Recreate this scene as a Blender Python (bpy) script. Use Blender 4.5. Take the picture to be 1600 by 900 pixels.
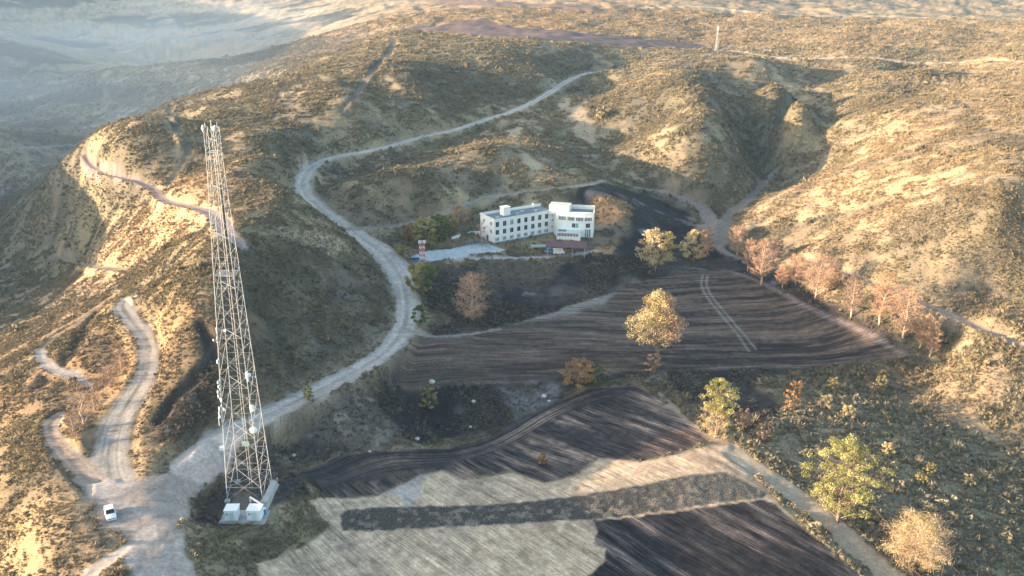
import bpy, bmesh, math, random
import numpy as np
from mathutils import Vector, Matrix, Euler

for o in list(bpy.data.objects): bpy.data.objects.remove(o)
S = bpy.context.scene
COL = S.collection
R = math.radians
rng = np.random.default_rng(7)
random.seed(7)

# ------------------------------------------------------------------ camera, sky, sun
CAMZ = 99.0
F = 1365.0
cd = bpy.data.cameras.new('camera'); cam = bpy.data.objects.new('camera', cd); COL.objects.link(cam)
cd.sensor_width = 36; cd.lens = F/1600*36; cd.clip_start = 1; cd.clip_end = 20000
CM = Euler((R(70), 0, 0)).to_matrix() @ Matrix.Rotation(R(0.64), 3, 'Z')
cam.matrix_world = Matrix.Translation((0, 0, CAMZ)) @ CM.to_4x4()
S.camera = cam
S.render.resolution_x, S.render.resolution_y = 1024, 576

SUN_EL, SUN_ROT = R(8.8), R(260)
w = bpy.data.worlds.new('World'); S.world = w; w.use_nodes = True
nt = w.node_tree; nt.nodes.clear()
sky = nt.nodes.new('ShaderNodeTexSky'); sky.sky_type = 'NISHITA'; sky.sun_disc = False
sky.sun_elevation = SUN_EL; sky.sun_rotation = SUN_ROT; sky.air_density = 1.0; sky.dust_density = 1.5; sky.ozone_density = 1.0
bg = nt.nodes.new('ShaderNodeBackground'); bg.inputs['Strength'].default_value = 0.15
out = nt.nodes.new('ShaderNodeOutputWorld')
nt.links.new(sky.outputs[0], bg.inputs[0]); nt.links.new(bg.outputs[0], out.inputs[0])

sd = Vector((math.sin(SUN_ROT)*math.cos(SUN_EL), math.cos(SUN_ROT)*math.cos(SUN_EL), math.sin(SUN_EL)))
sl = bpy.data.lights.new('sun', 'SUN'); sl.energy = 4.4; sl.angle = R(0.55); sl.color = (1.0, 0.74, 0.50)
so = bpy.data.objects.new('sun', sl); COL.objects.link(so); so.rotation_euler = sd.to_track_quat('Z', 'Y').to_euler(); so.location = (-300, -60, 200)
S.view_settings.view_transform = 'Standard'; S.view_settings.look = 'None'
S.view_settings.exposure = 2.22; S.view_settings.gamma = 1
HAZE = 0.00007; SMOKE = 0.00055
S.cycles.volume_bounces = 0
S.cycles.max_bounces = 6

# ------------------------------------------------------------------ helpers: noise
def _hash(ix, iy, s):
    h = (ix.astype(np.int64)*374761393 + iy.astype(np.int64)*668265263 + s*1274126177) & 0x7fffffff
    h = (h ^ (h >> 13))*1274126177 & 0x7fffffff
    h = h ^ (h >> 16)
    return (h & 0xffffff)/float(0xffffff)
def vnoise(x, y, s=0):
    x0 = np.floor(x); y0 = np.floor(y); fx = x-x0; fy = y-y0
    fx = fx*fx*(3-2*fx); fy = fy*fy*(3-2*fy)
    x0 = x0.astype(np.int64); y0 = y0.astype(np.int64)
    a = _hash(x0, y0, s); b = _hash(x0+1, y0, s); c = _hash(x0, y0+1, s); d = _hash(x0+1, y0+1, s)
    return (a*(1-fx)+b*fx)*(1-fy)+(c*(1-fx)+d*fx)*fy
def fbm(x, y, sc, octv=4, s=0, g=0.5):
    t = 0; a = 1; n = 0; x = x/sc; y = y/sc
    for i in range(octv):
        ca, sa = math.cos(0.7*i+.3), math.sin(0.7*i+.3)
        t = t + a*vnoise(x*ca-y*sa+17.3*i, x*sa+y*ca-9.1*i, s+i*11); n += a; a *= g; x = x*2.03; y = y*2.03
    return t/n
def sstep(a, b, x):
    t = np.clip((x-a)/(b-a), 0, 1); return t*t*(3-2*t)

# ------------------------------------------------------------------ terrain: survey points (sight line, height) -> surface
CMn = np.array(CM)
def ray(px, py):
    v = CMn @ np.array([(px-800)/F, (450-py)/F, -1.0]); return v
def at_z(px, py, z):
    v = ray(px, py); t = (z-CAMZ)/v[2]; return v[0]*t, v[1]*t
PTS = """
173 802 0;230 780 0;260 890 -1;130 800 0.5;100 760 0;60 850 -2;0 800 -7;0 900 -9;30 720 -4;90 690 -1;150 745 -.5
60 600 -3;0 560 -12;0 650 -8;140 650 -1;190 660 -.5;172 700 -.5;228 560 2;222 515 3;200 480 4;100 520 -5;150 560 0;120 590 -2
0 500 -25;100 480 -14;180 450 -1;20 450 -38;60 400 -38;30 300 -50;100 350 -24;150 350 -12;200 350 2;200 400 0;140 290 2;100 254 3;70 282 -10;40 312 -24;10 352 -36;100 310 -12;260 380 8;240 440 7;260 500 9;270 560 8
300 480 14;300 560 9;285 620 4;250 680 1;300 700 0;350 680 -.5;430 640 -2;520 600 -3;600 560 -4;640 510 -5;635 450 -4;600 400 -1;540 360 5;515 340 7;490 320 9;470 290 10;500 260 11
560 240 12;650 215 14;740 190 18;820 160 22;880 130 26;935 113 29
345 400 19.5;375 390 19.5;420 405 13;320 440 17;350 500 12;500 480 4;430 480 9;560 500 -2;400 560 6;470 560 1;340 600 5;400 610 1
330 335 20;255 312 16;200 280 13;160 270 12;131 240 12;400 300 22.5;300 260 18;420 350 19.5;430 250 24;445 290 23;440 330 21;420 371 18.5;460 367 16.5;500 370 12.5;385 376 20.5;450 215 25.5
270 157 24;400 128 34;520 98 41;620 50 50;270 200 22;400 200 27;200 205 17;340 160 28;500 160 32;450 160 30.5;560 150 34.5;620 122 38.5;640 100 41.5
600 150 30;700 120 34;700 60 45;600 90 41;760 60 48;850 90 40;850 120 32;780 160 24;650 180 24;900 80 42
560 290 15;650 270 17;750 230 19;680 320 7;850 230 13;600 330 6;780 280 9;850 190 17
640 395 -3;740 390 -3.5;850 378 -4;920 380 -4.5;660 345 1;740 318 4;850 303 5;940 285 6;980 340 0;1000 380 -8;960 400 -7
1120 340 -12;1200 270 -6;1110 400 -14;1080 330 -9;1050 310 -5
920 150 19;960 220 8;960 110 33;1000 150 29;1100 85 38;1050 180 22;1000 270 3;1130 310 -6;1085 115 36;1112 150 31;1130 185 24;1110 222 17;1085 255 9;1150 135 24;1165 170 15;1172 205 9;1180 92 41;1212 128 36.5;1238 160 30.5;1244 190 22;1208 175 21
1190 290 -6;1250 120 25;1270 150 19;1262 185 10;1238 218 5;1205 240 2;1300 130 25;1320 150 25;1335 120 31;1290 98 34;1352 152 30;1312 190 22;1285 205 16
1380 165 29;1258 232 9;1220 300 4;1400 120 29;1500 120 32;1600 150 37;1500 200 32;1450 300 22;1560 330 24;1600 440 4;1350 350 10;1300 420 -3;1450 420 6;1200 370 -6;1540 440 3
1100 60 42;1300 50 45;1500 50 47;1600 10 60;1300 10 60;1000 25 54;800 35 51;800 5 62;620 15 52;1000 75 41;1400 80 40;1560 90 42;1450 108 40;1403 112 30;1422 147 27;1500 118 34;1480 148 33;1375 100 35;1400 165 32;1335 52 47;1335 75 40;1500 45 48;1515 68 42
470 40 15;300 30 -5;400 80 -10;100 130 -26;150 114 -10;90 160 -34;240 60 -6;260 90 -30;60 80 -2;50 200 -42;200 190 -40;60 40 -15;220 90 -38;330 110 -34;350 50 0
700 560 -10;900 540 -12;1100 440 -12;1300 520 -14;1400 555 -15;1000 570 -13;750 470 -8;900 440 -9;680 430 -5;850 500 -11
750 640 -18;650 640 -16;880 620 -17;600 620 -9;560 660 -8;450 690 -9;700 690 -16;391 768 -6;340 750 -4;440 740 -8;330 800 -3.5;300 830 -1;360 860 -5
600 800 -13;900 760 -14.5;1150 700 -13.5;1300 870 -16;700 890 -13;1000 650 -15;480 720 -11;500 800 -11;430 860 -9;1100 620 -16;1050 850 -15.5
1400 700 -18.5;1550 650 -20;1550 850 -22;1250 650 -16;1350 600 -18;1280 760 -17;1480 560 -14;1600 560 -8;1520 520 -5;1500 480 -2
230 1000 2;500 1000 -9;0 1000 -9;1500 1000 -24;1000 1000 -16;-300 500 -50;-300 800 -30;-300 1000 -22;1900 500 -15;1900 250 28;1900 800 -26;-300 250 -55;1800 80 50
"""
ctrl = []
for ln in PTS.replace('\n', ';').split(';'):
    f = ln.split()
    if len(f) == 3:
        px, py, z = map(float, f); x, y = at_z(px, py, z); ctrl.append((x, y, z))
# ground that drops away behind the left crest
for px, py, z in ((60, 288, -14), (100, 250, 3), (131, 232, 12), (200, 192, 18), (270, 152, 24), (335, 138, 30), (400, 124, 34), (520, 94, 41), (590, 62, 47)):
    x, y = at_z(px, py, z); L = math.hypot(x, y)
    for dd, dz in ((45, 20), (110, 45), (190, 62)):
        if px > 500: dz *= .6
        ctrl.append((x*(1+dd/L)-dd*.35, y*(1+dd/L), z-dz*(1 if px < 500 else .7)))
for p in ((0, 3500, 130), (1500, 3000, 150), (-1500, 3400, 60), (-3000, 3000, 40), (600, 1800, 92), (0, 1700, 85), (1400, 1700, 95), (-600, 2300, 60), (2600, 3000, 150),
          (-330, 250, 4), (-440, 370, 34), (-490, 460, 46), (-590, 620, 54), (-740, 820, 66), (-900, 1050, 88), (-1200, 1450, 120), (-1600, 2000, 150), (-700, 1400, -20), (-900, 1900, -5), (-370, 300, 24), (-700, 560, 20), (-330, 420, -44), (-420, 640, -46), (-540, 880, -44)): ctrl.append(p)  # includes an unseen ridge off to the left, added to shade the valley
ctrl = np.array(ctrl)
Y0 = 40.0
def ab(x, y): return x/(y+Y0), np.log(np.maximum(y+Y0, 1.0))
def tps_fit(P, v, lam=2e-5):
    n = len(P); d2 = ((P[:, None]-P[None])**2).sum(-1); K = np.where(d2 > 0, .5*d2*np.log(d2+1e-12), 0)
    A = np.zeros((n+3, n+3)); A[:n, :n] = K+lam*np.eye(n); A[:n, n] = 1; A[:n, n+1:] = P; A[n, :n] = 1; A[n+1:, :n] = P.T
    b = np.zeros(n+3); b[:n] = v; return np.linalg.solve(A, b)
def tps_eval(P, c, Q):
    r = np.zeros(len(Q)); n = len(P)
    for i in range(n):
        d2 = (Q[:, 0]-P[i, 0])**2+(Q[:, 1]-P[i, 1])**2
        r += c[i]*.5*d2*np.log(d2+1e-12)
    return r+c[n]+Q@c[n+1:]
Pc = np.stack(ab(ctrl[:, 0], ctrl[:, 1]), 1)
cf = tps_fit(Pc, ctrl[:, 2])
A0, A1, B0, B1 = -1.15, 1.15, math.log(60+Y0), math.log(4000+Y0)
NA, NB = 340, 420
ga = np.linspace(A0, A1, NA); gb = np.linspace(B0, B1, NB)
GA, GB = np.meshgrid(ga, gb)
G = tps_eval(Pc, cf, np.stack([GA.ravel(), GB.ravel()], 1)).reshape(NB, NA)
def bil(G, x, y, a0=A0, a1=A1, b0=B0, b1=B1):
    a, b = ab(np.asarray(x, float), np.asarray(y, float))
    u = np.clip((a-a0)/(a1-a0)*(G.shape[1]-1), 0, G.shape[1]-1.001); v = np.clip((b-b0)/(b1-b0)*(G.shape[0]-1), 0, G.shape[0]-1.001)
    i = u.astype(int); j = v.astype(int); fu = u-i; fv = v-j
    return (G[j, i]*(1-fu)+G[j, i+1]*fu)*(1-fv)+(G[j+1, i]*(1-fu)+G[j+1, i+1]*fu)*fv
def rough_amt(x, y):
    # hills are gullied; the farmed basin is smooth
    d = np.sqrt(((x-25)/120)**2+((y-235)/130)**2)
    k = sstep(.75, 1.15, d)
    k = k*(.35+.65*sstep(190, 330, y))
    k = np.maximum(k, .25*sstep(-25, -55, x))
    return k
def hbase(x, y):
    z = bil(G, x, y); k = rough_amt(x, y); far = 1+np.clip((y-600)/260, 0, 2.4)
    r = np.abs(fbm(x+40, y, 90, 3, 5)-.5)*2
    r2 = np.abs(fbm(x-70, y+15, 34, 3, 6)-.5)*2
    z = z+k*far*(2.3*(r-.25)+1.0*(r2-.25)+1.2*(fbm(x, y, 38, 3, 3)-.5)+.9*(fbm(x, y, 12, 2, 9)-.5))
    return z
def cast_many(pp):
    out = []
    t = np.geomspace(70, 5000, 1400)
    for px, py in pp:
        v = ray(px, py); X = v[0]*t; Yv = v[1]*t; Z = CAMZ+v[2]*t
        h = hbase(X, Yv); k = np.argmax(Z < h)
        if k == 0: k = len(t)-1
        lo, hi = t[k-1], t[k]
        s = np.linspace(lo, hi, 24); X = v[0]*s; Yv = v[1]*s; Z = CAMZ+v[2]*s; h = hbase(X, Yv); m = int(np.argmax(Z < h))
        out.append((X[m], Yv[m], h[m]))
    return np.array(out)
def P2(s): return [tuple(map(float, q.split())) for q in s.split(';')]
def spline(pts, step=4.0):
    pts = np.asarray(pts); o = []
    for i in range(len(pts)-1):
        p0 = pts[max(i-1, 0)]; p1 = pts[i]; p2 = pts[i+1]; p3 = pts[min(i+2, len(pts)-1)]
        n = max(2, int(np.linalg.norm((p2-p1)[:2])/step))
        for k in range(n):
            t = k/n
            o.append(.5*((2*p1)+(-p0+p2)*t+(2*p0-5*p1+4*p2-p3)*t*t+(-p0+3*p1-3*p2+p3)*t**3))
    o.append(pts[-1]); return np.array(o)

# ------------------------------------------------------------------ mesh grid
xs = np.concatenate([np.linspace(-1.1, -.68, 50, endpoint=False), np.linspace(-.68, .68, 900, endpoint=False), np.linspace(.68, 1.1, 51)])
bs = [math.log(62+Y0)]
while bs[-1] < math.log(3900+Y0):
    y = math.exp(bs[-1])-Y0
    bs.append(bs[-1]+(.010 if y < 100 else .0032 if y < 700 else .0045 if y < 1200 else .009))
bs = np.array(bs); NR, NC = len(bs), len(xs)
AA, BB = np.meshgrid(xs, bs)
VY = np.exp(BB)-Y0; VX = AA*(VY+Y0); VZ = hbase(VX, VY)
X1, Y1 = VX.ravel(), VY.ravel()
ZB = VZ.ravel().copy(); Z1 = ZB.copy()
N = len(X1)

def poly_dist(x, y, line):
    """distance and interpolated height / width parameter of points to a polyline (x,y,z,w)"""
    d = np.full(x.shape, 1e9); zz = np.zeros(x.shape); ww = np.ones(x.shape); uu = np.zeros(x.shape); sgn = np.zeros(x.shape); acc = 0
    for p, q in zip(line[:-1], line[1:]):
        m = 14+max(p[3], q[3])
        sel = np.where((x > min(p[0], q[0])-m) & (x < max(p[0], q[0])+m) & (y > min(p[1], q[1])-m) & (y < max(p[1], q[1])+m))[0]
        dx, dy = q[0]-p[0], q[1]-p[1]; L2 = dx*dx+dy*dy+1e-9; L = math.sqrt(L2)
        if len(sel):
            t = np.clip(((x[sel]-p[0])*dx+(y[sel]-p[1])*dy)/L2, 0, 1)
            ex = x[sel]-p[0]-t*dx; ey = y[sel]-p[1]-t*dy; dd = np.hypot(ex, ey)
            b = dd < d[sel]; s = sel[b]
            d[s] = dd[b]; zz[s] = p[2]+(q[2]-p[2])*t[b]; ww[s] = p[3]+(q[3]-p[3])*t[b]; uu[s] = acc+L*t[b]; sgn[s] = np.sign(dx*ey[b]-dy*ex[b])
        acc += L
    return d, zz, ww, uu, sgn
def inside(x, y, poly):
    """signed distance (positive inside) to a world polygon"""
    poly = np.asarray(poly)[:, :2]; d = np.full(x.shape, 1e9); c = np.zeros(x.shape, bool)
    bb = np.where((x > poly[:, 0].min()-12) & (x < poly[:, 0].max()+12) & (y > poly[:, 1].min()-12) & (y < poly[:, 1].max()+12))[0]
    xx, yy = x[bb], y[bb]; dd = np.full(xx.shape, 1e9); cc = np.zeros(xx.shape, bool)
    n = len(poly)
    for i in range(n):
        p, q = poly[i], poly[(i+1) % n]; e = q-p; L2 = (e**2).sum()+1e-9
        t = np.clip(((xx-p[0])*e[0]+(yy-p[1])*e[1])/L2, 0, 1)
        dd = np.minimum(dd, np.hypot(xx-p[0]-t*e[0], yy-p[1]-t*e[1]))
        if abs(e[1]) > 1e-9:
            k = ((p[1] > yy) != (q[1] > yy)) & (xx < (q[0]-p[0])*(yy-p[1])/(q[1]-p[1])+p[0]); cc ^= k
    r = np.full(x.shape, -1e9); r[bb] = np.where(cc, dd, -dd); return r

# ------------------------------------------------------------------ ground colour (albedo)
def C(r, g, b): return np.array([r, g, b])
DRY = C(.375, .282, .175); ORANGE = C(.31, .195, .11); GREEN = C(.205, .176, .112); GREY = C(.21, .18, .15); STRAW = C(.375, .295, .18); DARKS = C(.085, .080, .065)
BURN = C(.022, .021, .024); SOIL = C(.085, .068, .060); ASHC = C(.22, .21, .215); DUST = C(.44, .385, .33); DUSTP = C(.37, .30, .25); STUB = C(.45, .335, .225); CONC = C(.42, .46, .46)
# regional tendency of the hills: greenness and brownness, read at survey points
REG = """
700 100 .75 0;850 110 .8 0;560 160 .6 0;450 160 .6 0;350 200 .5 .2;250 200 .6 .3;200 260 .2 .7;250 350 .0 .6;150 350 .7 .3;100 300 .8 .3;60 400 .9 0;350 300 .25 .3;430 330 .25 .4;300 400 .35 .2
250 450 .5 .2;300 550 .2 1;280 620 .1 1;150 520 .2 .8;60 500 .6 0;40 620 .4 .5;100 620 .5 .5;50 760 .7 .2;100 850 .2 .8;50 880 .3 .5;100 800 .1 .6
500 480 .85 0;430 500 .9 0;560 420 .7 .1;450 400 .9 0;400 600 .6 .6;620 290 .7 .3;750 250 .8 .2;850 240 .8 .2;560 270 .5 .6;640 320 .4 .5
1000 180 .6 .0;1100 200 .6 0;1150 150 .3 .1;1050 260 .6 .1;1250 180 .8 0;1200 240 .9 0;1300 130 .9 0;1400 200 .2 .2;1300 280 .1 .2;1400 350 .25 .2;1550 200 .5 .1;1500 280 .6 .1;1580 350 .8 0
1400 120 .3 0;1500 60 .35 .1;1300 60 .3 .1;1100 50 .15 .3;900 30 .15 .6;700 20 .1 .5;500 50 .2 .6;300 50 .4 .3;100 100 .7 0;200 190 .7 0;50 200 .8 0;1550 600 .6 .3;1450 600 .7 .2;1300 650 .5 .4;1400 750 .85 .1;1550 800 .95 0;1450 480 .2 .6;1560 560 .3 .6;1150 420 .6 .4;480 850 .7 .2;330 860 .5 .4;900 340 .4 .5
"""
rp = []
for ln in REG.replace('\n', ';').split(';'):
    f = ln.split()
    if len(f) == 4: rp.append(tuple(map(float, f)))
rp = np.array(rp); rw = cast_many([(a[0], a[1]) for a in rp]); RP = np.stack(ab(rw[:, 0], rw[:, 1]), 1)
Q = np.stack([GA.ravel(), GB.ravel()], 1)
wsum = np.zeros(len(Q)); gsum = np.zeros(len(Q)); bsum = np.zeros(len(Q))
for i in range(len(RP)):
    k = np.exp(-((Q[:, 0]-RP[i, 0])**2+(Q[:, 1]-RP[i, 1])**2)/(2*.085**2))+1e-9
    wsum += k; gsum += k*rp[i, 2]; bsum += k*rp[i, 3]
GG = (gsum/wsum).reshape(NB, NA); GBR = (bsum/wsum).reshape(NB, NA)
gn = bil(GG, X1, Y1); br = bil(GBR, X1, Y1)
n1 = fbm(X1, Y1, 22, 4, 21); n2 = fbm(X1, Y1, 5.5, 3, 33); n3 = fbm(X1, Y1, 60, 3, 41); n4 = fbm(X1, Y1, 1.6, 2, 55)
def mix(a, b, t): t = np.clip(t, 0, 1)[:, None]; return a*(1-t)+b*t
col = np.tile(DRY, (N, 1)).astype(float)
col = mix(col, ORANGE, br*1.1*sstep(.3, .6, n3+.1)); col = mix(col, STRAW, sstep(.58, .75, n1)*.4)
g = sstep(.42, .60, gn*.42+.62*n1*.55+.45*n2*.75)
n5 = fbm(X1+300, Y1-80, 34, 4, 87)
col = mix(col, GREEN, g*.9*sstep(.0, .5, gn+.15)); col = mix(col, GREY, sstep(.55, .72, fbm(X1, Y1, 14, 3, 77))*.35)
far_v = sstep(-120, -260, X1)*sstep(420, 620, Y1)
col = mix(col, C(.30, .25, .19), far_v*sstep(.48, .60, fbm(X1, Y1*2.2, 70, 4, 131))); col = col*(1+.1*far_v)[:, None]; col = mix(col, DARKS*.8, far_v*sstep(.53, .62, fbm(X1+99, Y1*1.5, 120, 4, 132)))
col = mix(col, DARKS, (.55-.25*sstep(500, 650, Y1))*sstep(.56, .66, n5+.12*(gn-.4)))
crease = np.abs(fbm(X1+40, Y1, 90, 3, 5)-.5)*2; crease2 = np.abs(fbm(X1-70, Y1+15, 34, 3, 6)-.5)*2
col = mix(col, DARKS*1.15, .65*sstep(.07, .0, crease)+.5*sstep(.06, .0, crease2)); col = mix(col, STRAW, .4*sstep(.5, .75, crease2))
veg = np.clip(.62+.35*gn, 0, 1)*(.35+.65*sstep(.3, .55, n2))
kind = np.zeros(N, int)         # 0 hillside 1 road 2 track 3.. fields
gullyd = fbm(X1+100, Y1, 90, 3, 5)

def soft(sd_, w=1.0, amp=2.5, sc=7, s=91): return sstep(-w, w, sd_+amp*(fbm(X1, Y1, sc, 3, s)-.5)*2)
def px_poly(s): return cast_many(P2(s))
# burnt ground, with slope and gully shade painted in as well
burn_shade = ["560 640;640 545;665 520;700 500;640 470;645 430;690 418;780 408;900 408;955 385;985 345;945 312;880 303;940 285;1010 305;1075 330;1098 365;1140 385;1200 420;1290 465;1380 515;1440 560;1300 572;1180 600;1230 640;1180 680;1100 640;1040 590;900 610;830 650;700 690;650 690;590 660",
         "290 800;320 735;380 690;470 640;560 610;600 640;620 690;560 705;450 735;480 775;440 800;330 815",
         "315 505;330 560;300 590;262 640;235 700;300 690;345 640;345 590;330 540"]  # last outline: burnt gully, its shadow painted in with the burn
burn_shade.append("380 388;440 380;505 374;548 392;590 415;618 450;624 500;600 540;560 572;500 598;430 618;380 640;345 600;345 500;352 430")  # dark scrub slope, its shadow painted into the colour like burn
for i, s in enumerate(burn_shade):
    m = soft(inside(X1, Y1, px_poly(s)), 2.0, 4 if i < 2 else 2, 9, 91+i)
    bc = np.tile(BURN, (N, 1)); bc = mix(bc, SOIL, sstep(.5, .68, n1)*.45); bc = mix(bc, ASHC, sstep(.66, .8, fbm(X1, Y1, 9, 4, 66))*.5)
    bc = mix(bc, GREY, sstep(.60, .74, fbm(X1, Y1, 16, 3, 68))*.22)
    bc = bc*(1+.9*(n4-.5)+.9*(n2-.5)+.7*(fbm(X1*.6, Y1*1.6, 3.0, 3, 144)-.5))[:, None]; Z1 += m*.9*(fbm(X1, Y1, 4.5, 3, 145)-.5)
    m = m*(1, 1, .9, .5)[i]
    col = mix(col, bc, m*.97); veg = veg*(1-m*.85)
# rocky ash slope below the road bend, and the ash patch in the gully
for s, c_, a_ in (("480 640;560 615;610 660;620 700;560 700;490 690", GREY*1.0, .8), ("780 605;880 600;870 640;800 650", ASHC, .6), ("560 640;640 560;660 530;650 600;600 640", BURN, .8), ("715 620;770 612;775 680;720 680", GREY*.5, .4),
                  ("760 408;880 408;860 440;740 436", C(.16, .13, .10), .75), ("945 312;990 322;985 345;920 345;880 318", ORANGE, .0), ("510 400;560 440;600 520;585 570;560 480", GREY*.8, .5)):
    m = soft(inside(X1, Y1, px_poly(s)), 2.0, 3, 6, 17); col = mix(col, np.tile(c_, (N, 1)), m*a_)
m = soft(inside(X1, Y1, px_poly("925 305;960 308;990 325;980 338;950 336;915 318")), 1.5, 2, 6, 18); col = mix(col, np.tile(ORANGE*1.1, (N, 1)), m); veg = np.maximum(veg, m*.6)
m = soft(inside(X1, Y1, px_poly("930 385;960 385;958 398;925 400")), .8, 1, 4, 19); col = mix(col, np.tile(ORANGE*1.1, (N, 1)), m)
# bare eroded banks
for s in ("795 205;815 200;812 235;798 225", "900 165;925 190;930 225;905 215;890 180", "880 150;900 160;890 185;872 170", "480 360;540 375;545 395;470 385;440 360", "820 240;850 262;840 270;815 258"):
    m = soft(inside(X1, Y1, px_poly(s)), 2, 5, 8, 27); col = mix(col, np.tile(C(.42, .33, .22), (N, 1)), m*.85); veg *= 1-m*.8

rs = soft(inside(X1, Y1, px_poly("440 655;500 625;560 600;600 640;625 690;600 705;520 712;440 735;425 690")), 2, 3, 6, 117)
rub = fbm(X1, Y1, 3.0, 4, 118); Z1 += rs*2.2*(rub-.5); col = mix(col, np.tile(C(.085, .075, .065), (N, 1)), rs*.6); col = mix(col, np.tile(C(.24, .205, .17), (N, 1)), rs*.8*sstep(.5, .68, rub))
bd = soft(inside(X1, Y1, px_poly("560 590;650 545;700 600;780 605;800 660;700 695;640 690;600 640")), 2, 3, 8, 119); Z1 += bd*2.0*(fbm(X1, Y1, 5, 4, 120)-.5); col = mix(col, np.tile(C(.022, .022, .025), (N, 1)), bd*.6*sstep(.62, .5, fbm(X1, Y1, 7, 3, 121)))
tp = soft(inside(X1, Y1, px_poly("285 810;315 740;350 690;352 760;345 800;330 815")), 1, 2, 4, 122); col = mix(col, np.tile(C(.06, .045, .038), (N, 1)), tp*.8)
tq = soft(inside(X1, Y1, px_poly("428 765;450 745;485 755;492 785;470 800;430 800")), 1, 2, 4, 123); col = mix(col, np.tile(C(.035, .036, .04), (N, 1)), tq*.9); Z1 += tq*1.0*(fbm(X1, Y1, 6, 3, 12)-.3)
# fields
dA, dB = cast_many([(940, 815), (1075, 900)]); fd = (dB-dA)[:2]; fd = fd/np.linalg.norm(fd); fp = np.array([-fd[1], fd[0]])
fs = X1*fp[0]+Y1*fp[1]; fl = X1*fd[0]+Y1*fd[1]
fsw = fs+.8*(fbm(X1, Y1, 30, 2, 15)-.5)
FIELDS = {}
furU = np.zeros(N); furL = np.zeros(N); famp = np.zeros(N)
def furrow(k, u, l, amp):
    s_ = k > .3; furU[s_] = u[s_] if np.ndim(u) else u; furL[s_] = l[s_]; famp[:] = np.where(s_, k*amp, famp)

def stripes(u, per, s, l=None, ln_=26): return vnoise(u/per, u*0+.5+s, s) if l is None else .62*vnoise(u/per, l/ln_, s)+.38*vnoise(u/per*2.3, l/ln_*2.5, s+50)
def smooth_ground(m):
    global Z1
    Z1 = Z1*(1-m)+bil(G, X1, Y1)*m+m*.25*(fbm(X1, Y1, 6, 2, 8)-.5)
# upper ploughed field: furrows follow the contour of its lower edge
F1 = px_poly("648 524;760 515;850 492;960 455;1060 428;1125 418;1200 447;1300 492;1395 540;1425 558;1300 572;1180 574;1020 582;850 592;700 600;615 602;635 560")
m1 = inside(X1, Y1, F1); k = soft(m1, .8, 1.2, 5, 31); smooth_ground(k)
low = spline(np.c_[cast_many(P2("600 606;700 603;850 596;1020 585;1180 577;1300 575;1440 563"))[:, :2], np.zeros(7)], 3)
u1 = Y1-np.interp(X1, low[:, 0], low[:, 1]); u1 = u1+.0028*(X1-30)**2*sstep(10, 60, u1)*.25+2.5*(fbm(X1, Y1, 45, 2, 71)-.5)
st = stripes(u1, 1.5, 4, X1, 30); st2 = stripes(u1+.12*X1, 1.6, 6, X1, 18); st3 = stripes(u1, 6, 7)
c1 = mix(np.tile(C(.024, .021, .023), (N, 1)), np.tile(C(.15, .108, .082), (N, 1)), .75*sstep(.36, .74, st*.6+st2*.35+.12*n4)+.2*st3)
c1 = mix(c1, np.tile(C(.105, .078, .062), (N, 1)), .5*sstep(60, -60, X1))
gr = soft(inside(X1, Y1, px_poly("720 505;860 478;960 458;940 478;860 495;800 505")), 2, 3, 8, 35); c1 = mix(c1, np.tile(C(.22, .20, .17), (N, 1)), gr*.75)
col = mix(col, c1, k); veg *= 1-k; Z1 += k*.20*(st-.5)+k*.14*(st2-.5)
FIELDS[3] = m1 > 0; furrow(k, u1/.42, X1/16, .9)
F2 = px_poly("440 738;520 715;620 705;700 700;780 672;840 636;920 608;1000 602;1050 640;1120 690;1060 706;1000 722;960 722;930 715;900 742;850 754;800 737;725 747;690 735;650 745;590 775;520 778;480 765")
m2 = inside(X1, Y1, F2); k = soft(m2, .6, .8, 4, 32); smooth_ground(k)
curv = soft(inside(X1, Y1, px_poly("440 738;520 715;620 705;700 700;780 672;840 636;920 608;1000 602;960 620;900 640;840 670;760 710;650 735;500 760")), 2, 1, 5, 37)
ln2 = spline(np.c_[cast_many(P2("430 745;560 712;700 702;790 672;850 636;930 606;1010 600"))[:, :2], np.zeros(7)], 3)
uc = poly_dist(X1, Y1, np.c_[ln2, np.full(len(ln2), 30.)])[0]
s_a = stripes(fsw, 1.7, 3, fl, 14); s_b = stripes(fsw, 2.0, 9, fl, 26); s_c = stripes(uc, 1.8, 12, fl, 22)
stc = (s_a*.5+s_b*.5)*(1-curv)+s_c*curv
c2 = mix(np.tile(C(.045, .038, .038), (N, 1)), np.tile(C(.34, .24, .18), (N, 1)), .85*sstep(.40, .75, stc)*(.4+.6*sstep(.35, .6, fbm(X1, Y1, 18, 3, 44)))); c2 = mix(c2, np.tile(BURN, (N, 1)), .6*sstep(.54, .66, fbm(X1, Y1, 25, 3, 46)))*(1+.5*(n4-.5))[:, None]
col = mix(col, c2, k); veg *= 1-k*.95; Z1 += k*.22*(stc-.5)
FIELDS[4] = m2 > 0; furrow(k, np.where(curv > .5, uc, fsw)/.45, fl/9, 1.15)
F3 = px_poly("485 790;500 778;590 776;650 746;690 736;725 750;800 739;850 755;900 744;935 716;1000 723;1120 693;1145 700;1180 745;1240 810;1310 875;1350 915;420 915;395 880;470 858;515 825")
m3 = inside(X1, Y1, F3); k = soft(m3, .5, .6, 3, 38); smooth_ground(k)
s_a = stripes(fsw, 1.6, 13, fl, 20); s_b = stripes(fsw, 3.0, 19, fl, 60); s_d = n4
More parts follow.
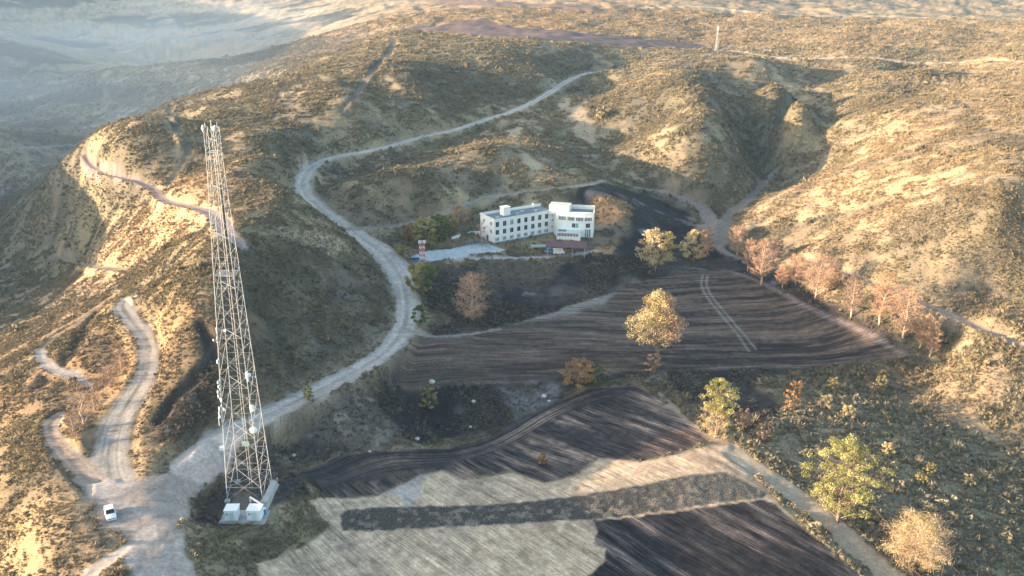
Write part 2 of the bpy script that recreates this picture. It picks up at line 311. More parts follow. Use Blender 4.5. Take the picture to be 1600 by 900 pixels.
c3 = mix(np.tile(STUB*1.02, (N, 1)), np.tile(C(.29, .215, .155), (N, 1)), .75*sstep(.45, .75, s_b)+.3*(s_a-.5)); c3 = mix(c3, np.tile(C(.17, .135, .10), (N, 1)), .6*sstep(.72, .9, s_a)*sstep(.35, .6, n1)); c3 = c3*(1+.28*(s_d-.5)+.25*(n4-.5))[:, None]
c3 = mix(c3, np.tile(C(.30, .30, .31), (N, 1)), .6*soft(inside(X1, Y1, px_poly("620 750;660 745;655 785;640 790;600 770")), 1.2, 2, 4, 39))
col = mix(col, c3, k); veg *= 1-k; Z1 += k*.10*(s_a-.5)
FIELDS[5] = m3 > 0; furrow(k, fsw/.24, fl/10, .65)
F4 = px_poly("530 806;545 797;600 792;760 789;900 775;1000 758;1080 742;1135 738;1200 772;1190 779;1060 797;925 811;800 818;700 824;600 828;536 829")
m4 = inside(X1, Y1, F4); k = soft(m4, .3, .5, 2, 48)
sp = fbm(X1, Y1, 1.3, 2, 49)
c4 = mix(np.tile(C(.062, .055, .048), (N, 1)), np.tile(C(.21, .175, .135), (N, 1)), sstep(.5, .8, sp)*.7); c4 = mix(c4, np.tile(C(.17, .15, .115), (N, 1)), .5*sstep(20, 60, X1))
col = mix(col, c4, k); Z1 += k*.3*(sp-.45)
FIELDS[6] = m4 > 0; furrow(k, X1/.32, Y1/.32, 1.3)
F5 = px_poly("926 813;1060 799;1190 781;1215 790;1262 832;1320 880;1350 915;895 915;945 880;948 858;925 850;932 830")
m5 = inside(X1, Y1, F5); k = soft(m5, .3, .7, 3, 58)
s_a = stripes(fsw, 1.6, 23, fl, 16); s_b = stripes(fsw, 2.4, 29, fl, 50)
c5 = mix(np.tile(C(.018, .018, .021), (N, 1)), np.tile(C(.165, .13, .115), (N, 1)), .85*sstep(.45, .85, s_b*.55+s_a*.45)+.12*(n4-.3)); c5 = mix(c5, np.tile(C(.26, .21, .18), (N, 1)), .7*sstep(.82, .93, s_a)*sstep(.5, .66, n1))
col = mix(col, c5, k); Z1 += k*(.16*(s_a-.5)+.18*(s_b-.5))
FIELDS[7] = m5 > 0; furrow(k, fsw/.36, fl/8, 1.2)
F6 = px_poly("610 50;640 42;700 36;760 28;800 42;900 50;1080 66;1110 74;1060 76;960 74;880 66;800 60;700 50;640 47")
m6 = inside(X1, Y1, F6); k = soft(m6, 1.5, 3, 12, 59)
s_a = stripes(X1*.35+Y1*.94, 6, 31); c6 = mix(np.tile(C(.085, .065, .065), (N, 1)), np.tile(C(.17, .12, .11), (N, 1)), s_a)
col = mix(col, c6, k); veg *= 1-k
FIELDS[8] = m6 > 0
F7 = px_poly("660 0;760 2;860 6;960 14;980 18;900 18;800 12;700 8"); m7 = inside(X1, Y1, F7); k = soft(m7, 3, 6, 20, 60); col = mix(col, np.tile(C(.16, .11, .10), (N, 1)), k*.8); veg *= 1-k

for s in ("1390 98;1440 95;1460 120;1445 150;1405 152;1385 130", "1470 100;1515 108;1500 135;1478 128", "1330 35;1365 38;1365 75;1335 70", "1465 42;1525 45;1528 68;1480 85", "1545 165;1600 185;1600 205;1560 200", "1560 330;1600 330;1600 440;1565 420", "1450 280;1500 290;1530 320;1480 312", "1270 375;1365 372;1350 405;1290 410", "1200 330;1245 330;1240 370;1205 372", "700 85;760 95;900 78;930 110;850 130;780 160;640 180;615 150;660 110", "330 165;385 180;375 200;330 195", "200 225;260 215;258 262;215 265", "420 300;455 300;470 345;440 340"):
    m = soft(inside(X1, Y1, px_poly(s)), 3, 8, 14, 61); col = mix(col, np.tile(C(.10, .09, .07), (N, 1)), m*.6); veg = np.maximum(veg, m*.9*(veg > .3))  # dark scrub patches; most paint knoll and slope shade into the colour
tl = spline(np.c_[cast_many(P2("314 503;324 530;330 560;312 582;292 602;268 625;250 655"))[:, :2], np.zeros(7)], 3); td = poly_dist(X1, Y1, np.c_[tl, np.full(len(tl), 8.)])[0]
Z1 -= 1.3*sstep(2.6, .3, td); col = mix(col, np.tile(C(.045, .04, .04), (N, 1)), sstep(3.2, 1.2, td+(n2-.5)*2)*.9); veg *= 1-sstep(3, 1, td)
for s in ("395 470;420 500;440 540;455 590", "520 430;500 470;485 500", "150 480;100 560;60 600"):
    q_ = P2(s); tl = spline(np.c_[cast_many(q_)[:, :2], np.zeros(len(q_))], 4); td = poly_dist(X1, Y1, np.c_[tl, np.full(len(tl), 8.)])[0]+(n2-.5)*3
    Z1 -= 1.6*sstep(4, .3, td); col = mix(col, np.tile(C(.09, .078, .065), (N, 1)), sstep(2.6, .4, td)*.7)
# roads and tracks : (sight points, width m, colour, strength, kind, blend)
ROADS = [
 ("main", "300 725;335 690;380 667;430 643;475 621;520 598;565 574;603 548;627 520;636 490;634 455;622 425;600 397;572 377;545 358;515 338;490 318;475 300;472 285;480 268;500 254;530 244;565 238;610 228;660 214;710 203;760 187;800 174;840 156;865 140;890 125;915 115;940 112",
  [9.5, 8.6, 8, 7.6, 7.4, 7.2, 7.2, 7.2, 7.6, 8, 8.4, 9.5, 10.5, 9, 7.4, 7, 7.2, 7, 7, 7, 6.5, 6, 6, 5.5, 5.5, 5.5, 5.5, 5.5, 5.5, 5.5, 5.5, 5.5, 5], DUST, 1, 1),
 ("left", "186 760;175 735;172 700;182 660;205 615;226 580;232 550;224 520;205 495;192 480;196 470;212 462", [6.5, 7.5, 7.5, 7.5, 6.5, 5.6, 5.2, 5.2, 5.6, 6, 4, 2.5], C(.36, .325, .28), 1, 1),
 ("west", "165 765;135 738;108 710;88 688;78 660;95 640", [6, 5, 4.2, 4, 3.2, 2.5], C(.34, .27, .22), .95, 2),
 ("spur", "62 545;66 562;85 575;110 583;138 600", [3, 3.5, 3.5, 3.2, 2.5], C(.33, .30, .28), .9, 2),
 ("spurb", "62 545;85 528;115 510;150 482;190 455", [2.5, 2, 2, 2, 1.5], C(.22, .17, .12), .8, 2),
 ("crest", "131 243;134 251;142 260;160 270;190 277;222 287;240 298;258 314;290 322;325 331;342 345;355 362;378 386", [3, 4, 4, 4, 4, 4, 4.2, 4, 4, 5, 6, 5, 4], C(.27, .21, .20), .95, 2),
 ("dark", "266 166;265 178;276 200;291 225;290 248;275 270;262 288", [3.4, 3.4, 3, 3, 3, 3, 2.5], C(.11, .095, .08), .85, 2),
 ("ridge", "612 60;613 70;604 88;582 110;565 135;552 152;538 172;540 180;565 188;600 196;640 200", [6, 5.5, 5, 4.5, 4, 4, 4, 3.5, 3, 3, 2.5], C(.13, .105, .09), .85, 2),
 ("back", "545 358;580 357;620 354;655 347;690 333;730 318;770 308;820 300;870 295;915 288;942 282", [4, 4, 3.5, 3.5, 3.5, 3.5, 4, 4, 4, 4, 4], C(.31, .255, .20), .9, 2),
 ("east", "995 293;1030 299;1062 307;1088 320;1105 338;1112 358;1108 375", [3.5, 4, 5, 7, 8, 8, 6], C(.25, .20, .17), .85, 2),
 ("gully", "1215 262;1190 290;1165 315;1140 335;1128 355;1125 380", [2, 4, 5, 5, 6, 6], C(.19, .165, .14), .8, 2),
 ("top", "935 113;965 108;1000 103;1050 95;1090 88;1120 80;1140 72", [5, 4, 4, 4, 4, 4, 4], C(.40, .30, .25), .85, 2),
 ("righttop", "1140 80;1200 88;1300 91;1400 96;1500 97;1600 97", [4]*6, C(.50, .41, .30), .95, 2),
 ("farright", "1000 12;1100 10;1220 22;1350 25;1480 28;1600 33", [5]*6, C(.50, .41, .30), .9, 2),
 ("farmid", "1190 32;1260 36;1300 30;1340 24", [3.5]*4, C(.42, .34, .26), .6, 2),
 ("rpath", "1432 158;1455 166;1500 178;1550 182;1600 192", [3, 2.5, 2.5, 4, 2.5], C(.42, .35, .26), .8, 2),
 ("eastlow", "1120 385;1160 405;1230 400;1300 420;1380 448;1450 478;1520 508;1600 545", [4, 2, 2, 2.5, 3, 4, 4, 4], C(.30, .24, .20), .8, 2),
 ("valley", "0 233;40 231;80 229;120 227", [7]*4, C(.30, .27, .25), .5, 2),
 ("vtrack", "82 400;110 410;145 416;195 422", [4]*4, C(.28, .22, .17), .6, 2),
 ("terrace", "640 408;700 406;760 404;820 403;862 401;900 398;930 392", [3, 3.5, 3.2, 3, 3, 3, 3], C(.36, .33, .32), .9, 2),
 ("fieldin", "632 515;655 521;680 525;720 524;780 515", [5, 3, 2, 1.6, 1.4], C(.30, .27, .24), .7, 2),
 ("fieldedge", "1128 690;1170 722;1220 760;1275 800;1335 850;1395 905", [4, 5, 6, 6.5, 6.5, 6.5], C(.40, .33, .25), .75, 2),
 ("fieldedgeb", "1030 615;1060 645;1090 672;1128 695", [1.5, 1.6, 2, 3], C(.36, .27, .20), .7, 2),
 ("track_a", "1098 430;1096 445;1105 465;1125 490;1150 520;1170 548", [.5]*6, C(.30, .27, .24), .6, 0),
 ("track_b", "1106 430;1104 445;1113 464;1134 490;1160 520;1182 546", [.5]*6, C(.30, .27, .24), .6, 0),
 ("eastrim", "1140 425;1210 452;1300 498;1390 542;1420 556", [1.2, 1.6, 1.8, 1.8, 1.2], C(.17, .14, .13), .8, 0),
 ("lowleft", "232 835;205 852;180 870;150 890;130 910", [4, 3, 2.6, 2.6, 2.6], C(.46, .39, .33), .9, 2),
 ("gullyleft", "340 505;320 560;300 600;262 650", [.6]*4, C(.10, .08, .07), .7, 0),
]
RW = {}
road_m = np.zeros(N)
for name, pts, wd, cc, stg, kd in ROADS:
    pp = cast_many(P2(pts)); L = np.c_[pp, np.array(wd, float)[:len(pp)] if len(wd) >= len(pp) else np.interp(np.linspace(0, 1, len(pp)), np.linspace(0, 1, len(wd)), wd)]
    L = spline(L, 3.5)
    for _ in range(3): L[1:-1, 2] = .25*L[:-2, 2]+.5*L[1:-1, 2]+.25*L[2:, 2]
    RW[name] = L
    if name == 'left': L[:, 2] -= 1.1*np.interp(np.linspace(0, 1, len(L)), [0, .15, .7, 1], [.3, 1, .7, .2])
    if name == 'west': L[:, 2] -= .9
    if name in ('spur', 'dark', 'ridge'): L[:, 2] -= .25
    d, zz, ww, uu, sg = poly_dist(X1, Y1, L)
    hw = ww/2
    if kd:
        fl_ = sstep(hw+3.2, hw+.2, d)*(np.abs(zz-ZB) < 5)
        if kd == 2: fl_ = sstep(hw+1.8, hw, d)*(np.abs(zz-ZB) < 4)
        Z1 = Z1*(1-fl_)+(zz-.10*sstep(hw, 0, d))*fl_
    okm = (np.abs(zz-ZB) < 5); nz = fbm(X1, Y1, 3.2, 3, 101); e = .8 if name in ('main', 'left') else .5
    m = sstep(hw+e, hw-e*.6, d+(nz-.5)*min(2.4, .5*max(wd)))*stg*okm
    rc = np.tile(cc, (N, 1))*(1+.22*(nz-.5)+.18*(n4-.5))[:, None]
    if name in ('main', 'left', 'crest', 'back', 'west'):
        rut = np.exp(-((d-hw*.34)/.45)**2)*(.6+.4*sg); lin = vnoise(sg*d/.55, uu/14, 303); rc = rc*(1-.20*np.exp(-(d/.6)**2)+.14*rut-.30*(sstep(.62, .8, lin))*(1 if name != 'main' else .45))[:, None]
        edge = sstep(hw*.62, hw*.95, d); rc = mix(rc, np.tile(C(.27, .235, .20), (N, 1)), edge*.55)
    if name in ('main',):
        sun_edge = sstep(-78, -45, X1)*sstep(-20, -40, X1)*sstep(230, 200, Y1); rc = mix(rc, np.tile(C(.42, .33, .27), (N, 1)), .5*sun_edge*(sg < 0))  # sunlit edge painted along the road's lower side
    col = mix(col, rc, m); veg = veg*(1-np.clip(m*1.2, 0, 1))
    bank = sstep(hw+3, hw+.6, d)*(1-np.clip(m, 0, 1))
    if kd == 1: col = mix(col, np.tile(C(.36, .28, .19), (N, 1)), bank*.35); veg *= 1-.6*bank
    if kd: kind[(m > .45) & (kind == 0)] = kd; road_m = np.maximum(road_m, m)
# junction, building forecourt and tower pad
JUNC = px_poly("138 752;165 750;215 748;250 738;300 697;345 668;372 690;325 735;292 775;284 812;286 835;298 870;312 905;205 915;196 880;205 850;192 826;158 822;146 800;136 775")
mj = inside(X1, Y1, JUNC); k = soft(mj, 1.2, 1.6, 5, 111); zj = bil(G, X1, Y1)
Z1 = Z1*(1-k)+(zj+.10*(fbm(X1, Y1, 4, 3, 8)-.5))*k
nz = fbm(X1, Y1, 2.4, 3, 112); tr = stripes(X1*.94-Y1*.3+6*fbm(X1, Y1, 20, 2, 113), .9, 5)
jc = mix(np.tile(C(.40, .335, .29), (N, 1)), np.tile(C(.46, .40, .355), (N, 1)), sstep(.35, .75, .6*n2+.4*tr)); jc = jc*(1+.3*(nz-.5)+.2*(n4-.5))[:, None]
col = mix(col, jc, k*.95); veg *= 1-k; kind[(k > .5) & (kind != 1)] = 1
PARK = px_poly("640 400;668 392;705 388;740 377;765 378;790 392;778 397;735 399;725 404;690 408;645 409")
mp = inside(X1, Y1, PARK); k = sstep(-.3, .3, mp); zp = float(np.median(hbase(PARK[:, 0], PARK[:, 1])))
TERR_Z = float(bil(G, *[np.array([v]) for v in at_z(830, 378, -4)])[0])
Z1 = Z1*(1-sstep(-3, 0, mp))+(.7*zp+.3*TERR_Z)*sstep(-3, 0, mp)
col = mix(col, np.tile(CONC, (N, 1))*(1+.15*(n2-.5)+.1*(n4-.5))[:, None], k); veg *= 1-k; kind[k > .5] = 9
TC = cast_many([(391, 769)])[0]
dpad = np.maximum(np.abs(X1-TC[0]-.5), np.abs(Y1-TC[1]+2.2)-2.4); kp = sstep(14, 5.5, dpad)
Z1 = Z1*(1-kp)+TC[2]*kp
col = mix(col, np.tile(C(.15, .13, .11), (N, 1))*(1+.4*(n2-.5))[:, None], sstep(5.6, 3.4, dpad+(n2-.5)*5)*.8); veg *= 1-sstep(8, 5.5, dpad)
# building terrace
BA = np.array(at_z(772, 381, -4.0)); BBp = np.array(at_z(866, 364, -4.0)); bdir = (BBp-BA)/np.linalg.norm(BBp-BA); bnor = np.array([-bdir[1], bdir[0]]); BZ = -4.0
lu = (X1-BA[0])*bdir[0]+(Y1-BA[1])*bdir[1]; lv = (X1-BA[0])*bnor[0]+(Y1-BA[1])*bnor[1]
db = np.maximum(np.maximum(-lu-1, lu-56), np.maximum(-lv-7, lv-16)); kb = sstep(7, 0, db)
Z1 = Z1*(1-kb)+BZ*kb; veg *= 1-.5*kb
# small relief : tussocks and scrub humps on the hills
hum = fbm(X1, Y1, 2.6, 2, 201)
farscrub = np.clip(.25+VY.ravel()/1200, 0, 1.1)
Z1 = Z1+veg*farscrub*.7*(sstep(.45, .75, hum)-.3)+(1-np.clip(road_m, 0, 1))*.12*(n4-.5)
col = col*(1-.30*veg*(sstep(.3, .6, hum)-.5)[:])[:, None]*(1+.25*(n4-.5))[:, None]
col = col*(1-.30*sstep(-50, -75, X1)*sstep(300, 240, Y1)*(1-np.clip(road_m, 0, 1)))[:, None]   # near bank painted darker to tame the glare of the low sun
col = np.clip(col, .015, .8)

# ------------------------------------------------------------------ materials
def newmat(name):
    m = bpy.data.materials.new(name); m.use_nodes = True; nt = m.node_tree; b = nt.nodes['Principled BSDF']; return m, nt, b
def node(nt, t, **kw):
    n = nt.nodes.new(t)
    for k, v in kw.items(): setattr(n, k, v)
    return n
def simple(name, c, rough=.7, metal=0, var=.15, scale=3.0, bump=.0):
    m, nt, b = newmat(name); b.inputs['Roughness'].default_value = rough; b.inputs['Metallic'].default_value = metal
    tc = node(nt, 'ShaderNodeTexCoord'); nz = node(nt, 'ShaderNodeTexNoise'); nz.inputs['Scale'].default_value = scale; nz.inputs['Detail'].default_value = 5
    nt.links.new(tc.outputs['Object'], nz.inputs['Vector'])
    cr = node(nt, 'ShaderNodeValToRGB'); e = cr.color_ramp.elements
    e[0].position = .3; e[1].position = .7
    e[0].color = (*[min(1, v*(1-var)) for v in c], 1); e[1].color = (*[min(1, v*(1+var)) for v in c], 1)
    nt.links.new(nz.outputs[0], cr.inputs[0]); nt.links.new(cr.outputs[0], b.inputs['Base Color'])
    if bump:
        bp = node(nt, 'ShaderNodeBump'); bp.inputs['Strength'].default_value = bump; bp.inputs['Distance'].default_value = .05
        nt.links.new(nz.outputs[0], bp.inputs['Height']); nt.links.new(bp.outputs[0], b.inputs['Normal'])
    return m
gm, nt, b = newmat('ground'); b.inputs['Roughness'].default_value = .95; b.inputs['Specular IOR Level'].default_value = .1
at = node(nt, 'ShaderNodeAttribute', attribute_name='albedo'); av = node(nt, 'ShaderNodeAttribute', attribute_name='veg')
geo = node(nt, 'ShaderNodeNewGeometry')
nz = node(nt, 'ShaderNodeTexNoise'); nz.inputs['Scale'].default_value = 1.3; nz.inputs['Detail'].default_value = 7; nz.inputs['Roughness'].default_value = .78
nt.links.new(geo.outputs['Position'], nz.inputs['Vector'])
mr = node(nt, 'ShaderNodeMapRange'); mr.inputs['From Min'].default_value = .3; mr.inputs['From Max'].default_value = .7; mr.inputs['To Min'].default_value = .62; mr.inputs['To Max'].default_value = 1.38
nt.links.new(nz.outputs[0], mr.inputs[0])
mx = node(nt, 'ShaderNodeMix', data_type='RGBA', blend_type='MULTIPLY'); mx.inputs[0].default_value = 1
nt.links.new(at.outputs['Color'], mx.inputs[6]); nt.links.new(mr.outputs[0], mx.inputs[7])
fa = node(nt, 'ShaderNodeAttribute', attribute_name='furrow'); fm = node(nt, 'ShaderNodeAttribute', attribute_name='famp')
fn = node(nt, 'ShaderNodeTexNoise'); fn.inputs['Scale'].default_value = 1.0; fn.inputs['Detail'].default_value = 3; fn.inputs['Roughness'].default_value = .65; nt.links.new(fa.outputs['Vector'], fn.inputs['Vector'])
fr = node(nt, 'ShaderNodeMapRange'); fr.inputs['From Min'].default_value = .32; fr.inputs['From Max'].default_value = .68; fr.inputs['To Min'].default_value = -.75; fr.inputs['To Max'].default_value = .95; nt.links.new(fn.outputs[0], fr.inputs[0])
f2 = node(nt, 'ShaderNodeMath', operation='MULTIPLY_ADD'); f2.inputs[2].default_value = 1.0; nt.links.new(fr.outputs[0], f2.inputs[0]); nt.links.new(fm.outputs['Fac'], f2.inputs[1])
f3 = node(nt, 'ShaderNodeMath', operation='MAXIMUM'); f3.inputs[1].default_value = .15; nt.links.new(f2.outputs[0], f3.inputs[0])
mx2 = node(nt, 'ShaderNodeMix', data_type='RGBA', blend_type='MULTIPLY'); mx2.inputs[0].default_value = 1; nt.links.new(mx.outputs[2], mx2.inputs[6]); nt.links.new(f3.outputs[0], mx2.inputs[7]); nt.links.new(mx2.outputs[2], b.inputs['Base Color'])
nf = node(nt, 'ShaderNodeTexVoronoi'); nf.inputs['Scale'].default_value = 2.6; nf.inputs['Randomness'].default_value = 1; nt.links.new(geo.outputs['Position'], nf.inputs['Vector'])
nv = node(nt, 'ShaderNodeMapRange'); nv.inputs['From Min'].default_value = .0; nv.inputs['From Max'].default_value = .75; nv.inputs['To Min'].default_value = 1.07; nv.inputs['To Max'].default_value = .91; nt.links.new(nf.outputs['Distance'], nv.inputs[0])
nm2 = node(nt, 'ShaderNodeMix', data_type='RGBA', blend_type='MULTIPLY'); nm2.inputs[0].default_value = 1; nt.links.new(mx2.outputs[2], nm2.inputs[6]); nt.links.new(nv.outputs[0], nm2.inputs[7]); nt.links.new(nm2.outputs[2], b.inputs['Base Color'])
bp = node(nt, 'ShaderNodeBump'); bp.inputs['Distance'].default_value = .25
ma = node(nt, 'ShaderNodeMath', operation='MULTIPLY_ADD'); ma.inputs[1].default_value = .7; ma.inputs[2].default_value = .25
nt.links.new(av.outputs['Fac'], ma.inputs[0]); nt.links.new(ma.outputs[0], bp.inputs['Strength']); nt.links.new(nz.outputs[0], bp.inputs['Height']); nt.links.new(bp.outputs[0], b.inputs['Normal'])
GROUND = gm

# ------------------------------------------------------------------ ground sheet split into its named surfaces
for k_, m_ in FIELDS.items():
    kind[m_ & (kind != 1)] = k_
kind[(m4 > 0)] = 6; kind[(m5 > 0)] = 7
ii = np.arange((NR-1)*(NC-1)); r_ = ii//(NC-1); c_ = ii % (NC-1); v0 = r_*NC+c_
quads = np.stack([v0, v0+1, v0+NC+1, v0+NC], 1); fk = kind[v0]
def sheet(name, ids):
    q = quads[ids]; used, inv = np.unique(q, return_inverse=True); q2 = inv.reshape(q.shape)
    me = bpy.data.meshes.new(name); n = len(used); me.vertices.add(n); co = np.stack([X1[used], Y1[used], Z1[used]], 1).astype(np.float32)
    me.vertices.foreach_set('co', co.ravel()); me.loops.add(q2.size); me.loops.foreach_set('vertex_index', q2.ravel().astype(np.int32))
    me.polygons.add(len(q2)); me.polygons.foreach_set('loop_start', (np.arange(len(q2))*4).astype(np.int32)); me.polygons.foreach_set('loop_total', np.full(len(q2), 4, np.int32))
    me.polygons.foreach_set('use_smooth', np.ones(len(q2), bool)); me.update()
    a = me.color_attributes.new('albedo', 'FLOAT_COLOR', 'POINT'); cc = np.c_[col[used], np.ones(n)].astype(np.float32); a.data.foreach_set('color', cc.ravel())
    a = me.attributes.new('veg', 'FLOAT', 'POINT'); a.data.foreach_set('value', veg[used].astype(np.float32))
    a = me.attributes.new('furrow', 'FLOAT_VECTOR', 'POINT'); a.data.foreach_set('vector', np.c_[furU[used], furL[used], np.zeros(n)].astype(np.float32).ravel())
    a = me.attributes.new('famp', 'FLOAT', 'POINT'); a.data.foreach_set('value', famp[used].astype(np.float32))
    me.materials.append(GROUND); o = bpy.data.objects.new(name, me); COL.objects.link(o); o['kind'] = 'structure'; return o
# shared normals at the seams come from the full sheet
for k_, nm in {0: 'hillside', 1: 'dirt_road', 2: 'dirt_track', 3: 'ploughed_field', 4: 'burnt_field', 5: 'stubble_field', 6: 'fallow_strip', 7: 'furrowed_field', 8: 'far_field', 9: 'forecourt'}.items():
    ids = np.where(fk == k_)[0]
    if len(ids): sheet(nm, ids)

ZG = Z1.reshape(NR, NC); CG = col.reshape(NR, NC, 3); VG = veg.reshape(NR, NC); KG = kind.reshape(NR, NC)
def gidx(x, y):
    a, b_ = ab(np.asarray(x, float), np.asarray(y, float))
    i = np.clip(np.searchsorted(xs, a)-1, 0, NC-2); j = np.clip(np.searchsorted(bs, b_)-1, 0, NR-2); fu = (a-xs[i])/(xs[i+1]-xs[i]); fv = (b_-bs[j])/(bs[j+1]-bs[j])
    return i, j, fu, fv
def hz(x, y):
    i, j, fu, fv = gidx(x, y)
    return (ZG[j, i]*(1-fu)+ZG[j, i+1]*fu)*(1-fv)+(ZG[j+1, i]*(1-fu)+ZG[j+1, i+1]*fu)*fv
def spot(px, py):
    """where the sight line through a photo point meets the finished ground"""
    v = ray(px, py); t = np.geomspace(70, 4000, 4000); X = v[0]*t; Yv = v[1]*t; Z = CAMZ+v[2]*t; h = hz(X, Yv); k = max(int(np.argmax(Z < h)), 1)
    return Vector((X[k], Yv[k], h[k]))
def scale_at(p):
    """photo pixels per metre at a point"""
    d = -(CM.transposed() @ (Vector(p)-Vector((0, 0, CAMZ)))).z
    return F/d

# ------------------------------------------------------------------ object helpers
def tag(o, label=None, cat=None, group=None, kind=None):
    if label: o['label'] = label
    if cat: o['category'] = cat
    if group: o['group'] = group
    if kind: o['kind'] = kind
    return o
def empty(name, loc, rz=0, label=None, cat=None, group=None):
    o = bpy.data.objects.new(name, None); COL.objects.link(o); o.location = loc; o.rotation_euler = (0, 0, rz); o.empty_display_size = .5
    return tag(o, label, cat, group)
class MB:
    def __init__(s): s.v = []; s.f = []; s.m = []
    def quad(s, *p, m=0):
        n = len(s.v); s.v += [tuple(q) for q in p]; s.f.append(tuple(range(n, n+len(p)))); s.m.append(m)
    def box(s, c, d, rz=0, M=None, m=0, taper=1.0):
        n = len(s.v); c = Vector(c); Rz = Matrix.Rotation(rz, 3, 'Z') if M is None else M
        for k in (-1, 1):
            tp = taper if k > 0 else 1
            for i, j in ((-1, -1), (1, -1), (1, 1), (-1, 1)):
                s.v.append(tuple(c+Rz @ Vector((i*d[0]/2*tp, j*d[1]/2*tp, k*d[2]/2))))
        for f in ((3, 2, 1, 0), (4, 5, 6, 7), (0, 1, 5, 4), (1, 2, 6, 5), (2, 3, 7, 6), (3, 0, 4, 7)): s.f.append(tuple(n+i for i in f)); s.m.append(m)
        return s
    def tube(s, a, b, r0, r1=None, n=5, cap=True, m=0):
        a = Vector(a); b = Vector(b); r1 = r0 if r1 is None else r1; d = (b-a)
        if d.length < 1e-6: return s
        q = d.to_track_quat('Z', 'Y').to_matrix(); k = len(s.v)
        for p, r in ((a, r0), (b, r1)):
            for i in range(n):
                t = 2*math.pi*i/n+.4; s.v.append(tuple(p+q @ Vector((r*math.cos(t), r*math.sin(t), 0))))
        for i in range(n): j = (i+1) % n; s.f.append((k+i, k+j, k+n+j, k+n+i)); s.m.append(m)
        if cap: s.f.append(tuple(k+i for i in range(n))[::-1]); s.f.append(tuple(k+n+i for i in range(n))); s.m += [m, m]
        return s
    def bar(s, a, b, w_):
        return s.tube(a, b, w_*.6, n=4)
    def build(s, name, mat, parent=None, smooth=False, bevel=0):
        me = bpy.data.meshes.new(name); me.from_pydata(s.v, [], s.f)
        for mm in (mat if isinstance(mat, (list, tuple)) else [mat]): me.materials.append(mm)
        if isinstance(mat, (list, tuple)): me.polygons.foreach_set('material_index', s.m)
        if smooth: me.polygons.foreach_set('use_smooth', [True]*len(s.f))
        me.update(); o = bpy.data.objects.new(name, me); COL.objects.link(o)
        if parent is not None: o.parent = parent
        if bevel: b_ = o.modifiers.new('bevel', 'BEVEL'); b_.width = bevel; b_.segments = 2; b_.limit_method = 'ANGLE'
        return o
def proj(P):
    q = CM.transposed() @ (Vector(P)-Vector((0, 0, CAMZ))); return 800+F*q.x/-q.z, 450-F*q.y/-q.z
def height_for(base, pytop):
    lo, hi = 0, 120
    for _ in range(30):
        m_ = (lo+hi)/2
        if proj(base+Vector((0, 0, m_)))[1] > pytop: lo = m_
        else: hi = m_
    return lo

M_GALV = simple('galvanised_steel', (.40, .425, .45), .6, .1, .15, 2)
M_WHITE = simple('white_paint', (.74, .73, .70), .5, 0, .05, 2)
M_CABIN = simple('cabin_panel', (.66, .72, .76), .5, 0, .05, 2)
M_RED = simple('red_paint', (.55, .07, .05), .5, 0, .12, 2)
M_BLUE = simple('blue_paint', (.03, .20, .48), .4, 0, .1, 2)
M_WALL = simple('rendered_wall', (.72, .74, .73), .85, 0, .06, .6)
M_WALLW = simple('white_wall', (.74, .73, .70), .85, 0, .05, .6)
M_PLINTH = simple('grey_blue_plinth', (.22, .29, .34), .85, 0, .1, .8)
M_ROOF = simple('roof_membrane', (.14, .18, .20), .8, 0, .2, .5)
M_TEAL = simple('teal_sheet', (.42, .58, .58), .5, 0, .08, .5)
M_TEALG = simple('teal_glass', (.12, .30, .32), .2, 0, .15, .8)
M_GLASS = simple('dark_glass', (.025, .03, .035), .12, 0, .2, 1)
M_FRAME = simple('window_frame', (.60, .60, .58), .5, 0, .05, 2)
M_CURT = simple('green_curtain', (.16, .34, .26), .8, 0, .1, 2)
M_MAROON = simple('maroon_roofing', (.13, .06, .062), .7, 0, .2, 1)
M_CONC = simple('concrete', (.33, .33, .32), .9, 0, .15, 1.2)
M_BARK = simple('bark', (.20, .145, .105), .95, 0, .3, 3, .4)
M_BARKP = simple('scorched_bark', (.42, .29, .22), .95, 0, .3, 3, .4)
M_CARW = simple('white_car_paint', (.76, .76, .75), .25, 0, .02, 1)
M_TYRE = simple('tyre_rubber', (.02, .02, .02), .9, 0, .1, 3)
M_LAMP = simple('headlight_glass', (.5, .5, .48), .1, 0, .05, 3)
M_TAIL = simple('tail_light', (.35, .02, .02), .3, 0, .05, 3)
M_STONE = simple('pale_stone', (.46, .44, .41), .9, 0, .2, 2.5, .5)
M_DISH = simple('antenna_radome', (.80, .80, .78), .5, 0, .03, 2)

# ------------------------------------------------------------------ telecom tower
tb = Vector(TC); tb.z = float(hz(tb.x, tb.y))
TH = height_for(tb, 199)
tw = empty('telecom_tower', tb, 0, 'tall galvanised lattice telecom tower with dishes rising beside the road junction', 'tower')
W0_, W1_ = 7.4, 2.2
def twd(z): return W0_+(W1_-W0_)*min(1, (z/TH)/.93)
def leg(i, z):
    h_ = twd(z)/2; sx, sy = ((-1, -1), (1, -1), (1, 1), (-1, 1))[i]; return Vector((sx*h_, sy*h_, z))
NP = 15
zs = [0.4]
for i in range(NP): zs.append(zs[-1]+ (5.9-.10*i))
kz = (TH-.4)/(zs[-1]-.4); zs = [.4+(z-.4)*kz for z in zs]
for i in range(4):
    b_ = MB(); b_.box(leg(i, 0)+Vector((0, 0, .2)), (1.0, 1.0, .5)); b_.build('footing', M_CONC, tw)
    b_ = MB()
    for k in range(NP): b_.tube(leg(i, zs[k]), leg(i, zs[k+1]), .088-.003*k, n=6)
    b_.build('leg', M_GALV, tw)
